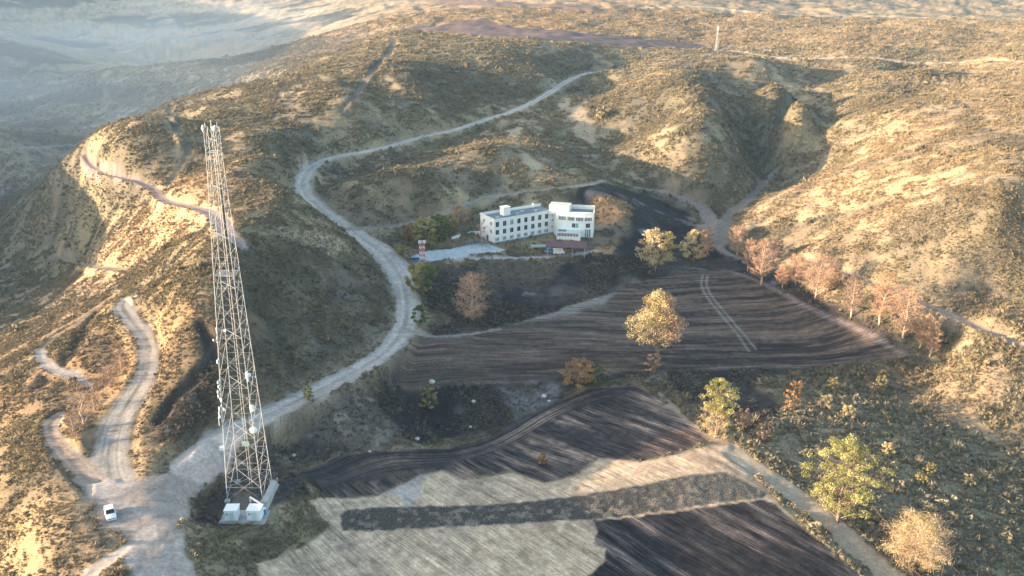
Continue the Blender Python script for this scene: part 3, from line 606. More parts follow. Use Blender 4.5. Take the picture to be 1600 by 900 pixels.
for k in range(NP):
    z0, z1 = zs[k], zs[k+1]; zm = z0+(z1-z0)*twd(z0)/(twd(z0)+twd(z1))
    for i in range(4):
        j = (i+1) % 4; wdt = .047-.0011*k
        b_ = MB(); b_.bar(leg(i, z0), leg(j, z1), wdt); b_.bar(leg(j, z0), leg(i, z1), wdt); b_.build('brace', M_GALV, tw)
        b_ = MB(); b_.bar(leg(i, zm), leg(j, zm), wdt)
        c_ = (leg(i, zm)+leg(j, zm))/2
        if k < 13:   # redundant members stiffening the long bays
            for p_, z_ in ((i, z0), (j, z0), (i, z1), (j, z1)):
                b_.bar(leg(p_, (zm+z_)/2), (c_+leg(p_, z_))/2, wdt*.6)
        b_.build('strut', M_GALV, tw)
    if k % 2 == 0:
        b_ = MB(); b_.bar(leg(0, zm), leg(2, zm), .06); b_.bar(leg(1, zm), leg(3, zm), .06); b_.build('diaphragm', M_GALV, tw)
b_ = MB()
for sx in (-.25, .25): b_.tube((sx, .9, .4), (sx*.8, .35, TH), .04, n=4)
for k in range(int(TH/1.0)): b_.tube((-.25, .9-.55*k/TH, .6+k), (.25, .9-.55*k/TH, .6+k), .02, n=3, cap=False)
b_.build('ladder', M_GALV, tw)
b_ = MB()
for q in range(5): b_.tube((.5+.13*q, .85, .4), (.3+.09*q, .35, TH*.86), .05, n=4)
b_.build('feeder_cables', simple('black_cable', (.05, .05, .05), .7), tw)
for z in (zs[9], zs[14]):
    w_ = twd(z)
    b_ = MB()
    for q in range(9): b_.box((-w_/2+w_*(q+.5)/9, 0, z), (w_/40, w_*.9, .05))
    for sx in (-1, 1): b_.box((0, sx*w_*.45, z+.01), (w_, .1, .1))
    b_.build('platform', M_GALV, tw)
def dish(px, py, r, az, panel=False, depth=0):
    # place on the face or leg nearest to the sight line
    z = None; lo, hi = 0, TH
    for _ in range(24):
        m_ = (lo+hi)/2
        if proj(tb+Vector((0, -twd(m_)/2, m_)))[1] > py: lo = m_
        else: hi = m_
    z = lo; P0 = tb+Vector((0, -twd(z)/2, z)); x = (px-proj(P0)[0])/scale_at(P0)
    c_ = Vector((x, -twd(z)/2-.25+depth, z)); leg_ = leg(0 if x < 0 else 1, z)
    d_ = Vector((math.sin(az), -math.cos(az), 0))
    b_ = MB()
    if panel:
        b_.box(c_+d_*.15, (.32, .16, r*2), rz=az); o = b_.build('panel_antenna', M_DISH, tw, bevel=.03)
    else:
        n = 16; prof = ((0, .34), (.55, .30), (.95, .16), (1, 0), (.96, -.10), (.6, -.30), (.15, -.42), (0, -.42)); q_ = d_.to_track_quat('Z', 'Y').to_matrix(); k0 = len(b_.v)
        for rr, hh in prof:
            for i in range(n): t = 2*math.pi*i/n; b_.v.append(tuple(c_+q_ @ Vector((rr*r*math.cos(t), rr*r*math.sin(t), hh*r))))
        for a_ in range(len(prof)-1):
            for i in range(n): j = (i+1) % n; b_.f.append((k0+a_*n+i, k0+a_*n+j, k0+(a_+1)*n+j, k0+(a_+1)*n+i)); b_.m.append(0)
        o = b_.build('dish_antenna', M_DISH, tw, True)
    bb = MB(); bb.tube(c_-d_*.3, leg_, .05, n=4); bb.tube(leg_+Vector((0, 0, -.6)), leg_+Vector((0, 0, .6)), .2, n=6); bb.build('bracket', M_GALV, o)
for a_ in ((340, 565, .42, -1.2), (341, 597, .38, -1.3), (342, 604, .36, -1.2), (341, 612, .42, -1.4), (342, 619, .38, -1.2), (346, 624, .42, -.8), (343, 638, .45, -1.2), (350, 639, .40, -.5), (343, 645, .42, -1.4), (344, 650, .42, -1.0),
           (344, 658, .9, -1.2, True), (387, 587, 1.1, .6, True), (389, 585, .5, .5), (395, 635, .45, .4), (396, 640, .42, .3), (397, 671, .78, .1), (317, 198, .42, -.9), (334, 194, .40, -.3), (352, 516, .3, -.4), (334, 531, .25, -1)):
    dish(*a_)
b_ = MB(); b_.box((1.2, -twd(15)/2-.1, 13.6), (1.5, .12, 1.1), M=Euler((.3, 0, .1)).to_matrix()); b_.build('grey_panel', M_TEAL, tw)
for x_, h_ in ((0, 1.4), (-1.1, .8), (1.1, .9)): MB().tube((x_, 0, TH-.1), (x_, 0, TH+h_), .05, n=5).build('lightning_rod', M_GALV, tw)

# equipment cabins on their slab
sc_ = spot(381, 812); slab = empty('equipment_slab', (sc_.x, sc_.y+.6, tb.z), 0, 'concrete slab carrying the two pale cabins at the foot of the tower', 'slab')
b_ = MB(); b_.box((0, 0, .12), (9.2, 4.6, .3)); b_.build('slab_top', M_CONC, slab, bevel=.03)
b_ = MB(); b_.box((0, -2.1, .42), (8.8, .12, .12)); [b_.box((x, -2.1, .3), (.1, .1, .6)) for x in np.linspace(-4.3, 4.3, 9)]; b_.build('kerb_rail', M_CONC, slab)
for px, lab, dw in ((361, 'pale blue equipment cabin, the left one of the pair below the tower', 0), (397, 'pale blue equipment cabin on the right, with the white pipe running to it', .2)):
    p = at_z(px, 815, tb.z+.27); c0 = empty('equipment_cabin', (p[0], p[1]+1.2, tb.z+.27), R(-2 if dw else 3), lab, 'cabin', 'pair of equipment cabins')
    b_ = MB(); b_.box((0, 0, 1.3), (2.5+dw, 2.4, 2.3)); b_.build('cabin_body', M_CABIN, c0, bevel=.05)
    b_ = MB(); b_.box((0, 0, 2.52), (2.7+dw, 2.6, .14)); b_.build('roof', M_WHITE, c0, bevel=.04)
    b_ = MB(); b_.box((.2, -1.22, 1.2), (.85, .05, 1.9)); d_ = b_.build('door', M_TEAL, c0, bevel=.02)
    b_ = MB(); b_.box((.52, -1.27, 1.2), (.05, .06, .25)); b_.build('handle', M_GALV, d_)
    b_ = MB(); [b_.box((-.75, -1.23, 1.5+.1*i), (.6, .05, .06)) for i in range(6)]; b_.build('air_grille', M_GALV, c0)
    for sx in (-1, 1):
        for sy in (-1, 1): MB().box((sx*(1.1+dw/2), sy*1.0, .08), (.2, .2, .16)).build('foot_block', M_CONC, c0)
p = at_z(413, 803, tb.z+.27); c0 = empty('cable_cabinet', (p[0], p[1], tb.z+.1), 0, 'small blue cabinet at the right side of the right cabin', 'cabinet')
b_ = MB(); b_.box((0, 0, .8), (.8, .6, 1.3)); b_.build('cabinet_body', M_BLUE, c0, bevel=.03); b_ = MB(); b_.box((0, -.32, .8), (.66, .04, 1.1)); b_.build('door', M_BLUE, c0); b_ = MB(); b_.box((0, 0, 1.48), (.9, .7, .06)); b_.build('lid', M_WHITE, c0)
p = at_z(399, 780, tb.z+1.5)
b_ = MB(); a = Vector((*at_z(391, 777, tb.z+1.2), tb.z+1.2)); c = Vector((*at_z(407, 787, tb.z+2.4), tb.z+2.4)); b_.tube(a, c, .22, n=8); b_.tube(c, c+Vector((0, -.6, -1.0)), .22, n=8); b_.tube(a, a+Vector((0, 0, -1.2)), .2, n=8)
tag(b_.build('cable_duct', M_WHITE), 'white elbowed cable duct between the tower leg and the right cabin', 'duct')
w0 = Vector((*at_z(411, 800, tb.z), tb.z)); w1 = Vector((*at_z(431, 757, tb.z), tb.z))
b_ = MB(); dd = w1-w0; ang = math.atan2(dd.y, dd.x); b_.box((w0+w1)/2+Vector((0, 0, .7)), (dd.length, 1.6, 1.5), rz=ang, taper=.75); b_.box((w0+w1)/2+Vector((0, 0, 1.5)), (dd.length*.78, 1.3, .12), rz=ang)
tag(b_.build('retaining_wall', M_CONC, bevel=.04), 'grey sloping concrete retaining wall on the right side of the tower', 'wall')
for px, py, lab in ((430, 762, 'thin pale post at the top of the concrete wall beside the tower, left of two'), (433, 758, 'thin pale post at the top of the concrete wall beside the tower, right of two')):
    q = spot(px, py); t_ = empty('fence_post', q, 0, lab, 'post', 'posts beside the tower wall'); b_ = MB(); b_.tube((0, 0, -.2), (.15, 0, 1.9), .06, n=5); b_.build('shaft', M_GALV, t_); b_ = MB(); b_.tube((0, 0, -.1), (0, 0, .15), .16, n=6); b_.build('base', M_CONC, t_)
q = spot(349, 714); t_ = empty('solar_lamp', q, 0, 'short pole with a pale box head standing left of the tower by the roadside', 'lamp')
hh = height_for(q, 701); b_ = MB(); b_.tube((0, 0, -.2), (0, 0, hh), .07, n=6); b_.build('pole', M_GALV, t_); b_ = MB(); b_.box((-.1, 0, hh), (.95, .6, .7)); b_.build('lamp_box', M_DISH, t_, bevel=.05)
b_ = MB(); b_.box((-.1, 0, hh+.42), (1.1, .8, .06), M=Euler((.2, 0, 0)).to_matrix()); b_.build('panel', M_WHITE, t_)

# ------------------------------------------------------------------ vehicles
def car(px, py, head, label, paint, L_=4.3, Wd=1.78, H_=1.5, group=None, name='car', van=False):
    q = spot(px, py); q.z += .02
    r0 = empty(name, q, head, label, 'van' if van else 'car', group)     # local -Y is the front
    # body: lofted sections, width and height along the length
    if van: sec = [(-.5, .8, .35, .7), (-.47, .95, .25, .95), (-.36, 1, .2, 1.15), (-.2, 1, .2, 1.2), (.2, 1, .2, 1.2), (.46, 1, .2, 1.2), (.5, .95, .3, 1.1)]
    else: sec = [(-.5, .72, .36, .60), (-.485, .88, .26, .72), (-.44, .97, .22, .80), (-.33, 1, .20, .90), (-.2, 1, .2, .98), (.1, 1, .2, 1.0), (.36, 1, .2, 1.0), (.46, .97, .24, .96), (.5, .88, .34, .84)]
    b_ = MB(); ring = 10
    for y, wv, zb, zt in sec:
        hw = Wd/2*wv
        prof = [(-hw*.9, zb), (-hw, zb+.12), (-hw*1.0, (zb+zt)/2), (-hw*.97, zt-.08), (-hw*.86, zt), (hw*.86, zt), (hw*.97, zt-.08), (hw, (zb+zt)/2), (hw, zb+.12), (hw*.9, zb)]
        for x, z in prof: b_.v.append((x, y*L_, z))
    for a in range(len(sec)-1):
        for i in range(ring): j = (i+1) % ring; b_.f.append((a*ring+i, a*ring+j, (a+1)*ring+j, (a+1)*ring+i)); b_.m.append(0)
    b_.f.append(tuple(range(ring))); b_.f.append(tuple((len(sec)-1)*ring+i for i in range(ring))[::-1]); b_.m += [0, 0]
    body = b_.build('body', paint, r0, True)
    # cabin: lower ring and roof ring
    zt0 = .96 if not van else 1.18; y0, y1, y2, y3 = (-.22*L_, -.06*L_, .33*L_, .44*L_) if not van else (-.42*L_, -.30*L_, .49*L_, .495*L_)
    hb, hr = Wd/2*.93, Wd/2*.76; zr = H_ if not van else 2.1
    if van: hr = Wd/2*.9
    def cab(w1, w2, ya, yb, yc, yd, za, zb, nm, mat, par):
        b_ = MB(); n = [(-w1, ya, za), (w1, ya, za), (w1, yd, za), (-w1, yd, za), (-w2, yb, zb), (w2, yb, zb), (w2, yc, zb), (-w2, yc, zb)]
        b_.v = n; b_.f = [(0, 1, 5, 4), (1, 2, 6, 5), (2, 3, 7, 6), (3, 0, 4, 7), (4, 5, 6, 7)]; b_.m = [0]*5
        return b_.build(nm, mat, par)
    cab(hb, hr, y0, y1, y2, y3, zt0, zr-.04, 'cabin_shell' if van else 'glasshouse', paint if van else M_GLASS, r0)
    b_ = MB(); b_.box((0, (y1+y2)/2, zr-.02), (hr*2.02, (y2-y1)*1.03, .07)); b_.build('roof', paint, r0, bevel=.03)
    b_ = MB()
    for sx in (-1, 1):
        for ya, yb in ((y0, y1), (y3, y2), ((y0+y3)/2+.1, (y1+y2)/2+.1)): b_.tube((sx*hb*1.0, ya, zt0), (sx*hr*1.0, yb, zr-.02), .045, n=4)
    b_.build('pillars', paint, r0)
    b_ = MB(); e = .02; b_.quad((-hb*.92, y0-e+.03, zt0+.04), (hb*.92, y0-e+.03, zt0+.04), (hr*.94, y1-e-.02, zr-.08), (-hr*.94, y1-e-.02, zr-.08)); b_.build('windscreen', M_GLASS, r0)
    for sx in (-1, 1):
        b_ = MB(); b_.box((sx*Wd*.36, -.487*L_, .62), (.36, .12, .16)); b_.build('headlight', M_LAMP, r0, bevel=.02)
        b_ = MB(); b_.box((sx*Wd*.40, .487*L_, .78), (.24, .10, .22)); b_.build('tail_light', M_TAIL, r0, bevel=.02)
        b_ = MB(); b_.box((sx*(Wd/2+.09), y0+.25, 1.02), (.18, .12, .14)); b_.build('wing_mirror', paint, r0, bevel=.02)
        for yy in (-.31*L_, .30*L_):
            b_ = MB(); b_.tube((sx*Wd*.40, yy, .33), (sx*(Wd/2+.01), yy, .33), .33, n=14); wh = b_.build('wheel', M_TYRE, r0)
            b_ = MB(); b_.tube((sx*Wd*.41, yy, .33), (sx*(Wd/2+.03), yy, .33), .19, n=10); b_.build('rim', M_GALV, wh)
    b_ = MB(); b_.box((0, -.493*L_, .5), (Wd*.6, .08, .16)); b_.build('grille', M_TYRE, r0)
    b_ = MB(); b_.box((0, -.497*L_, .34), (Wd*.9, .12, .18)); b_.box((0, .497*L_, .42), (Wd*.9, .12, .2)); b_.build('bumper', paint, r0, bevel=.03)
    return r0
car(173, 806, R(30), 'small white car parked on the dirt junction with its dark windscreen towards us', M_CARW, 4.4, 1.85, 1.55)
car(860, 395, R(75), 'small blue vehicle parked in front of the maroon canopy', M_BLUE, 4.4, 1.9, 1.8)
car(873, 397, R(95), 'white van parked in front of the canopy to the right of the blue one', M_CARW, 4.6, 1.8, 1.9, van=True)
car(893, 388, R(70), 'white car half under the right end of the maroon canopy', M_CARW, 4.2)
car(651, 409, R(60), 'blue vehicle beside the red and white mast at the forecourt corner', M_BLUE, 3.9)

# ------------------------------------------------------------------ the building
bl = empty('hotel_building', (BA[0], BA[1], BZ), math.atan2(bdir[1], bdir[0]), 'long white three storey building with angled right wing standing above the burnt fields', 'building')
LB = float(np.linalg.norm(BBp-BA)); HB = height_for(Vector((BA[0], BA[1], BZ)), 343.5); WB = 10.5
def facade(p0, p1, z0, z1, holes, mat, name, par, depth=.28):
    """wall from p0 to p1 with real openings, their reveals and the wall's thickness"""
    p0 = Vector((*p0, 0)); p1 = Vector((*p1, 0)); L = (p1-p0).length; u = (p1-p0)/L; n = Vector((-u.y, u.x, 0))
    us = sorted({0, L, *[h[0] for h in holes], *[h[1] for h in holes]}); vs = sorted({z0, z1, *[h[2] for h in holes], *[h[3] for h in holes]})
    b_ = MB(); P = lambda a, v, d=0: p0+u*a+n*d+Vector((0, 0, v))
    for a, b in zip(us[:-1], us[1:]):
        for c, d in zip(vs[:-1], vs[1:]):
            m_ = ((a+b)/2, (c+d)/2)
            if any(h[0] < m_[0] < h[1] and h[2] < m_[1] < h[3] for h in holes): continue
            b_.quad(P(a, c), P(b, c), P(b, d), P(a, d))
    for h in holes:
        for q in ((h[0], h[2], h[1], h[2]), (h[1], h[2], h[1], h[3]), (h[1], h[3], h[0], h[3]), (h[0], h[3], h[0], h[2])):
            b_.quad(P(q[0], q[1]), P(q[0], q[1], depth), P(q[2], q[3], depth), P(q[2], q[3]))
    b_.quad(P(0, z1), P(L, z1), P(L, z1, depth), P(0, z1, depth)); b_.quad(P(0, z0, depth), P(0, z1, depth), P(L, z1, depth), P(L, z0, depth))
    o = b_.build(name, mat, par)
    def window(h, glass=M_GLASS, mull=1):
        b_ = MB(); t = .05 if h[1]-h[0] > .6 else .025
        c0 = P((h[0]+h[1])/2, (h[2]+h[3])/2, depth*.7); a_ = math.atan2(u.y, u.x); wd_, ht = h[1]-h[0], h[3]-h[2]
        b_.box(c0+Vector((0, 0, ht/2-t/2)), (wd_, .08, t), rz=a_); b_.box(c0-Vector((0, 0, ht/2-t/2)), (wd_, .08, t), rz=a_)
        for s_ in (-1, 1): b_.box(c0+u*s_*(wd_/2-t/2), (t, .08, ht-2*t), rz=a_)
        for q in range(mull): b_.box(c0+u*(wd_*((q+1)/(mull+1)-.5)), (t, .07, ht-2*t), rz=a_)
        wo = b_.build('window', M_FRAME, par)
        b_ = MB(); b_.box(c0+n*.03, (wd_-.1, .02, ht-.1), rz=a_); b_.build('pane', glass, wo)
    return window
k_ = LB/710*1.0
bays = [(38+i*82)*k_ for i in range(8)]
H_top = [(u-.82, u+.82, HB*.67, HB*.67+2.15) for u in bays]; H_mid = [(u-.82, u+.82, HB*.35, HB*.35+2.0) for u in bays]
H_low = [(u-.9+.62*j, u-.9+.62*j+.46, HB*.085, HB*.085+1.5) for u in bays for j in range(3)]
H_rnd = [(675*k_, 675*k_+.75, z, z+.75) for z in (HB*.26, HB*.53, HB*.80)]
wf = facade((0, 0), (LB, 0), .0, HB, H_top+H_mid+H_low+H_rnd, M_WALL, 'front_wall', bl)
for i, h in enumerate(H_top): wf(h, M_CURT if i == 2 else M_GLASS)
for h in H_mid: wf(h)
for h in H_low: wf(h, M_GLASS, 0)
for h in H_rnd: wf(h, M_GLASS, 0)
b_ = MB(); b_.box((LB/2, -.06, .1), (LB+.1, .12, 1.0)); b_.build('plinth', M_PLINTH, bl)
b_ = MB(); b_.box((LB/2, -.08, HB*.66), (LB, .10, .08)); b_.build('string_course', M_WALLW, bl)
Hl = [(2.2, 3.3, HB*.70, HB*.70+1.5), (2.2, 3.3, HB*.375, HB*.375+1.5), (7.6, 8.7, HB*.70, HB*.70+1.5), (7.6, 8.7, HB*.375, HB*.375+1.5), (4.6, 6.2, .1, 2.5)]
we = facade((0, WB), (0, 0), 0, HB, Hl, M_WALLW, 'end_wall', bl)
for h in Hl: we(h)
wb = facade((LB, WB), (0, WB), 0, HB, [(u-.6, u+.6, z, z+1.5) for u in bays for z in (HB*.4, HB*.72)], M_WALLW, 'back_wall', bl)
for u in bays:
    for z in (HB*.4, HB*.72): wb((u-.6, u+.6, z, z+1.5))
b_ = MB(); b_.box((LB/2, WB/2, HB-.75), (LB-.4, WB-.4, .2)); b_.build('roof', M_ROOF, bl)
b_ = MB(); b_.box((LB/2, WB-.05, HB+.15), (LB, .3, .6)); b_.box((LB/2, .0, HB+.06), (LB+.2, .36, .14)); b_.box((-.02, WB/2, HB+.18), (.36, WB+.4, .38)); b_.build('parapet', M_WALLW, bl)
b_ = MB(); b_.box((LB*.30, WB*.55, HB+1.2), (3.2, 3.0, 3.4)); ch = b_.build('stair_head', M_WALLW, bl, bevel=.04)
b_ = MB(); b_.box((LB*.30, WB*.55, HB+2.95), (3.5, 3.3, .16)); b_.build('cap', M_WHITE, ch)
for x, y in ((.12, .3), (.45, .35), (.6, .6), (.78, .4)):
    b_ = MB(); b_.box((LB*x, WB*y, HB-.3), (1.2, .9, .7)); b_.build('roof_unit', M_GALV, bl, bevel=.04)
b_ = MB(); b_.tube((LB*.80, WB*.7, HB-.6), (LB*.80, WB*.7, HB+2.0), .05, n=5); b_.tube((LB*.80, WB*.7, HB+1.6), (LB*.80, WB*.7-.15, HB+1.7), .5, n=10); b_.build('satellite_dish', M_DISH, bl)
# right wing in its own direction
inv = bl.matrix_world if False else Matrix.Translation((BA[0], BA[1], BZ)) @ Matrix.Rotation(math.atan2(bdir[1], bdir[0]), 4, 'Z'); inv = inv.inverted()
Q0 = inv @ Vector((*at_z(872, 370, BZ), BZ)); Q1 = inv @ Vector((*at_z(926, 372.5, BZ), BZ)); qd = (Q1-Q0); L2 = qd.length; qd.normalize(); qn = Vector((-qd.y, qd.x, 0)); H2 = height_for(Vector((*at_z(926, 372.5, BZ), BZ)), 333.5)
aw = math.atan2(qd.y, qd.x); T = lambda a, d, z: Q0+qd*a+qn*d+Vector((0, 0, z))
nseg = 4; off = lambda a: -1.1*math.sin(math.pi*a/L2)
fx = lambda x: (x-1075)/410*L2
for s_ in range(nseg):
    a0, a1 = L2*s_/nseg, L2*(s_+1)/nseg; p0 = T(a0, off(a0), 0); p1 = T(a1, off(a1), 0); Ls = (p1-p0).length; k = Ls/(a1-a0)
    hs = []
    hs += [(.12+j*.6, .12+j*.6+.42, H2*.69, H2*.69+1.5) for j in range(int((Ls-.3)/.6))]
    mids = [(fx(1155), fx(1200), 2), (fx(1235), fx(1276), 1), (fx(1280), fx(1312), 1), (fx(1345), fx(1396), 2), (fx(1399), fx(1450), 2)]
    hm = [((a-a0)*k, (b-a0)*k, H2*.42, H2*.40+2.1, mu, idx) for idx, (a, b, mu) in enumerate(mids) if a0-.01 <= a and b <= a1+.35 and (b-a0)*k < Ls]
    hg = []
    if s_ == nseg-1: hg = [(.3+j*.85, .3+j*.85+.7, .5, H2*.36) for j in range(int((Ls-.8)/.85))]
    wn = facade((p0.x, p0.y), (p1.x, p1.y), 0, H2, hs+[h[:4] for h in hm]+hg, M_WALL, 'wing_wall', bl)
    for h in hs: wn(h, M_GLASS, 0)
    for h in hm: wn(h[:4], M_CURT if h[5] == 2 else M_GLASS, h[4])
    for h in hg: wn(h, M_TEALG, 0)
D2 = 9.5
b_ = MB(); pr = [T(0, D2, 0), T(L2, D2, 0)]
for a, b in ((T(L2, 0, 0), T(L2, D2, 0)), (T(L2, D2, 0), T(0, D2, 0)), (T(0, D2, 0), T(0, 0, 0))):
    c = (a+b)/2; L = (b-a).length; b_.box(c+Vector((0, 0, H2/2)), (L-.3, .3, H2), rz=math.atan2((b-a).y, (b-a).x))
b_.build('wing_back_wall', M_WALLW, bl)
b_ = MB(); n = 9; top = [T(L2*i/(n-1), off(L2*i/(n-1))+.3, H2-.8) for i in range(n)]; b_.quad(*top, T(L2, D2-.3, H2-.8), T(0, D2-.3, H2-.8)); b_.build('wing_roof', M_ROOF, bl)
b_ = MB()
for i in range(n-1):
    a, b = T(L2*i/(n-1), off(L2*i/(n-1))+.05, H2+.05), T(L2*(i+1)/(n-1), off(L2*(i+1)/(n-1))+.05, H2+.05); b_.box((a+b)/2, ((b-a).length, .4, .16), rz=math.atan2((b-a).y, (b-a).x))
b_.box(T(L2/2, D2-.05, H2+.35), (L2, .34, 1.0), rz=aw); b_.box(T(L2-.02, D2/2, H2+.2), (.34, D2, .5), rz=aw); b_.build('wing_parapet', M_WALLW, bl)
b_ = MB(); b_.box(T(L2*.52, 1.6, H2-.45), (L2*.82, 2.4, .1), rz=aw); b_.build('roof_terrace', M_CABIN, bl)
# penthouse, corner pier
b_ = MB(); b_.box(T(.2, 5.0, H2+.1), (8.2, 5.6, 3.6), rz=aw-.12); ph = b_.build('penthouse', M_WALLW, bl, bevel=.05)
b_ = MB(); b_.box(T(.2, 5.0, H2+2.0), (8.5, 5.9, .2), rz=aw-.12); b_.build('penthouse_roof', simple('pale_gravel', (.5, .48, .43), .9), ph)
c = (Vector((LB, 0, 0))+Q0)/2; b_ = MB(); d_ = (Q0-Vector((LB, 0, 0))); b_.box(c+Vector((0, .4, H2*.46)), (d_.length+.6, .7, H2*.92), rz=math.atan2(d_.y, d_.x)); b_.build('corner_pier', M_WALLW, bl)
# entrance block
a0, a1 = fx(1066), fx(1345); Lk = a1-a0; hk = H2*.33
hb = [(.3+j*.62, .3+j*.62+.44, hk*.48, hk*.48+1.4) for j in range(int((Lk-.4)/.62))]
p0, p1 = T(a0, -4.6, 0), T(a1, -4.6, 0); wk = facade((p0.x, p0.y), (p1.x, p1.y), 0, hk, hb, M_WALLW, 'porch_wall', bl)
for h in hb: wk(h, M_GLASS, 0)
for a in (a0, a1):
    b_ = MB(); b_.box(T(a+(.14 if a == a0 else -.14), -2.3, hk/2-.01), (.28, 4.1, hk), rz=aw); b_.build('porch_side', M_WALLW, bl)
b_ = MB(); b_.box(T((a0+a1)/2, -2.4, hk+.1), (Lk+.3, 4.6, .2), rz=aw); pr = b_.build('porch_roof', M_TEAL, bl)
b_ = MB(); b_.box(T(a0+Lk*.22, -3.2, hk+.24), (Lk*.34, 2.2, .1), rz=aw); b_.build('skylight', M_GLASS, pr)
# maroon canopy on posts
cnp = Vector((*at_z(885, 382, BZ+2.6), BZ+2.6)); a_w = math.atan2(bdir[1], bdir[0])+aw+.06
cz = empty('canopy', (cnp.x, cnp.y, float(hz(cnp.x, cnp.y))), a_w, 'long maroon canopy roof on posts in front of the building entrance', 'canopy')
zc = cnp.z-float(hz(cnp.x, cnp.y))
b_ = MB(); b_.box((0, 0, zc), (16, 5.6, .16), M=Euler((.16, 0, 0)).to_matrix()); cr_ = b_.build('canopy_roof', M_MAROON, cz)
b_ = MB(); [b_.box((-7.5+i*1.0, 0, zc+.1), (.07, 5.5, .06), M=Euler((.16, 0, 0)).to_matrix()) for i in range(16)]; b_.build('rib', M_MAROON, cr_)
for x in (-7.2, -2.4, 2.4, 7.2):
    for y in (-2.4, 2.4): b_ = MB(); b_.box((x, y, (zc+y*.16)/2-.12), (.16, .16, zc+y*.16-.1)); b_.build('post', M_GALV, cz)
# wall, gate rail, sheets near the forecourt
def wall_px(name, lab, cat, pts, h, th, mat, z=None):
    Ps = [spot(*p) for p in pts]; r0 = empty(name, Ps[0], 0, lab, cat)
    for a, b in zip(Ps[:-1], Ps[1:]):
        b_ = MB(); d_ = b-a; M_ = Matrix.Rotation(math.atan2(d_.y, d_.x), 3, 'Z') @ Matrix.Rotation(-math.atan2(d_.z, d_.xy.length), 3, 'Y'); b_.box((a+b)/2-Ps[0]+Vector((0, 0, h/2-.1)), (d_.length, th, h+.2), M=M_); o = b_.build('wall_panel', mat, r0)
        b_ = MB(); b_.box((a+b)/2-Ps[0]+Vector((0, 0, h+.05)), (d_.length+.02, th+.12, .12), M=M_); b_.build('coping', M_WHITE, o)
    return r0
wall_px('garden_wall', 'low white wall running up to the lit end of the building', 'wall', [(706, 374), (718, 370), (738, 365), (750, 366)], .8, .4, M_WHITE)
Ps = [Vector((*at_z(px, py, zp), zp)) for px, py in ((729, 384), (742, 382), (756, 385), (768, 389))]
rl = empty('railing', Ps[0], 0, 'dark railing of upright bars between the forecourt and the building', 'railing')
for a, b in zip(Ps[:-1], Ps[1:]):
    n = 6
    for i in range(n):
        p = a.lerp(b, i/n)-Ps[0]; b_ = MB(); b_.box(p+Vector((0, 0, 1.0)), (.12, .12, 2.3)); b_.build('post', M_PLINTH, rl)
    for hh in (.5, 1.9):
        b_ = MB(); b_.bar(a-Ps[0]+Vector((0, 0, hh)), b-Ps[0]+Vector((0, 0, hh)), .07); b_.build('rail', M_PLINTH, rl)
q = spot(746, 370); kk = empty('gatehouse', q, R(15), 'tiny white kiosk at the left end of the building beside the railing', 'kiosk')
b_ = MB(); b_.box((0, 0, .9), (1.8, 1.5, 2.0)); b_.build('kiosk_body', M_WHITE, kk, bevel=.03); b_ = MB(); b_.box((0, 0, 1.98), (2.2, 1.9, .16)); b_.build('roof', M_WALLW, kk); b_ = MB(); b_.box((0, -.77, 1.1), (.9, .05, .8)); b_.build('window', M_GLASS, kk)
q = spot(842, 390); sh = empty('canvas_shelter', q, R(5), 'low pale green sheet shelter left of the parked vehicles', 'shelter')
b_ = MB(); b_.box((0, 0, 1.5), (6.5, 2.6, .1), M=Euler((.15, 0, 0)).to_matrix()); b_.build('sheet_roof', simple('green_grey_sheet', (.25, .30, .27), .7), sh)
for x in (-3, 0, 3):
    for y in (-1.1, 1.1): b_ = MB(); b_.box((x, y, .7), (.1, .1, 1.5)); b_.build('post', M_GALV, sh)

# ------------------------------------------------------------------ lattice masts
def mast(px, py, pytop, w0, w1, lab, mats, name='lattice_mast', npan=6, mw=.12, lean=0):
    q = spot(px, py); H = height_for(q, pytop); r0 = empty(name, q, R(20), lab, 'mast')
    L = lambda i, t: Vector((((-1, 1, 1, -1)[i])*(w0+(w1-w0)*t)/2+lean*t, ((-1, -1, 1, 1)[i])*(w0+(w1-w0)*t)/2, H*t-.1))
    for k in range(npan):
        m_ = mats[k % len(mats)]; b_ = MB()
        for i in range(4):
            j = (i+1) % 4; t0, t1 = k/npan, (k+1)/npan; b_.bar(L(i, t0), L(i, t1), mw*1.5); b_.bar(L(i, t0), L(j, t1), mw); b_.bar(L(j, t0), L(i, t1), mw); b_.bar(L(i, t1), L(j, t1), mw)
        b_.build('mast_section', m_, r0)
    b_ = MB()
    for s_ in (-1, 1): b_.box((s_*w1*.8+lean, 0, H*.94), (.3, .18, H*.16))
    b_.build('panel_antenna', M_DISH, r0)
    b_ = MB(); b_.box((0, 0, 0), (w0+.6, w0+.6, .5)); b_.build('base', M_CONC, r0)
    return r0
mast(660, 409, 376, 1.7, 1.5, 'short red and white lattice mast at the left corner of the forecourt', [M_RED, M_WHITE], npan=8, mw=.1)
mast(1119, 81, 41, 2.0, .7, 'distant slim pale lattice mast on the hilltop track', [M_GALV], npan=9, mw=.07, lean=0)

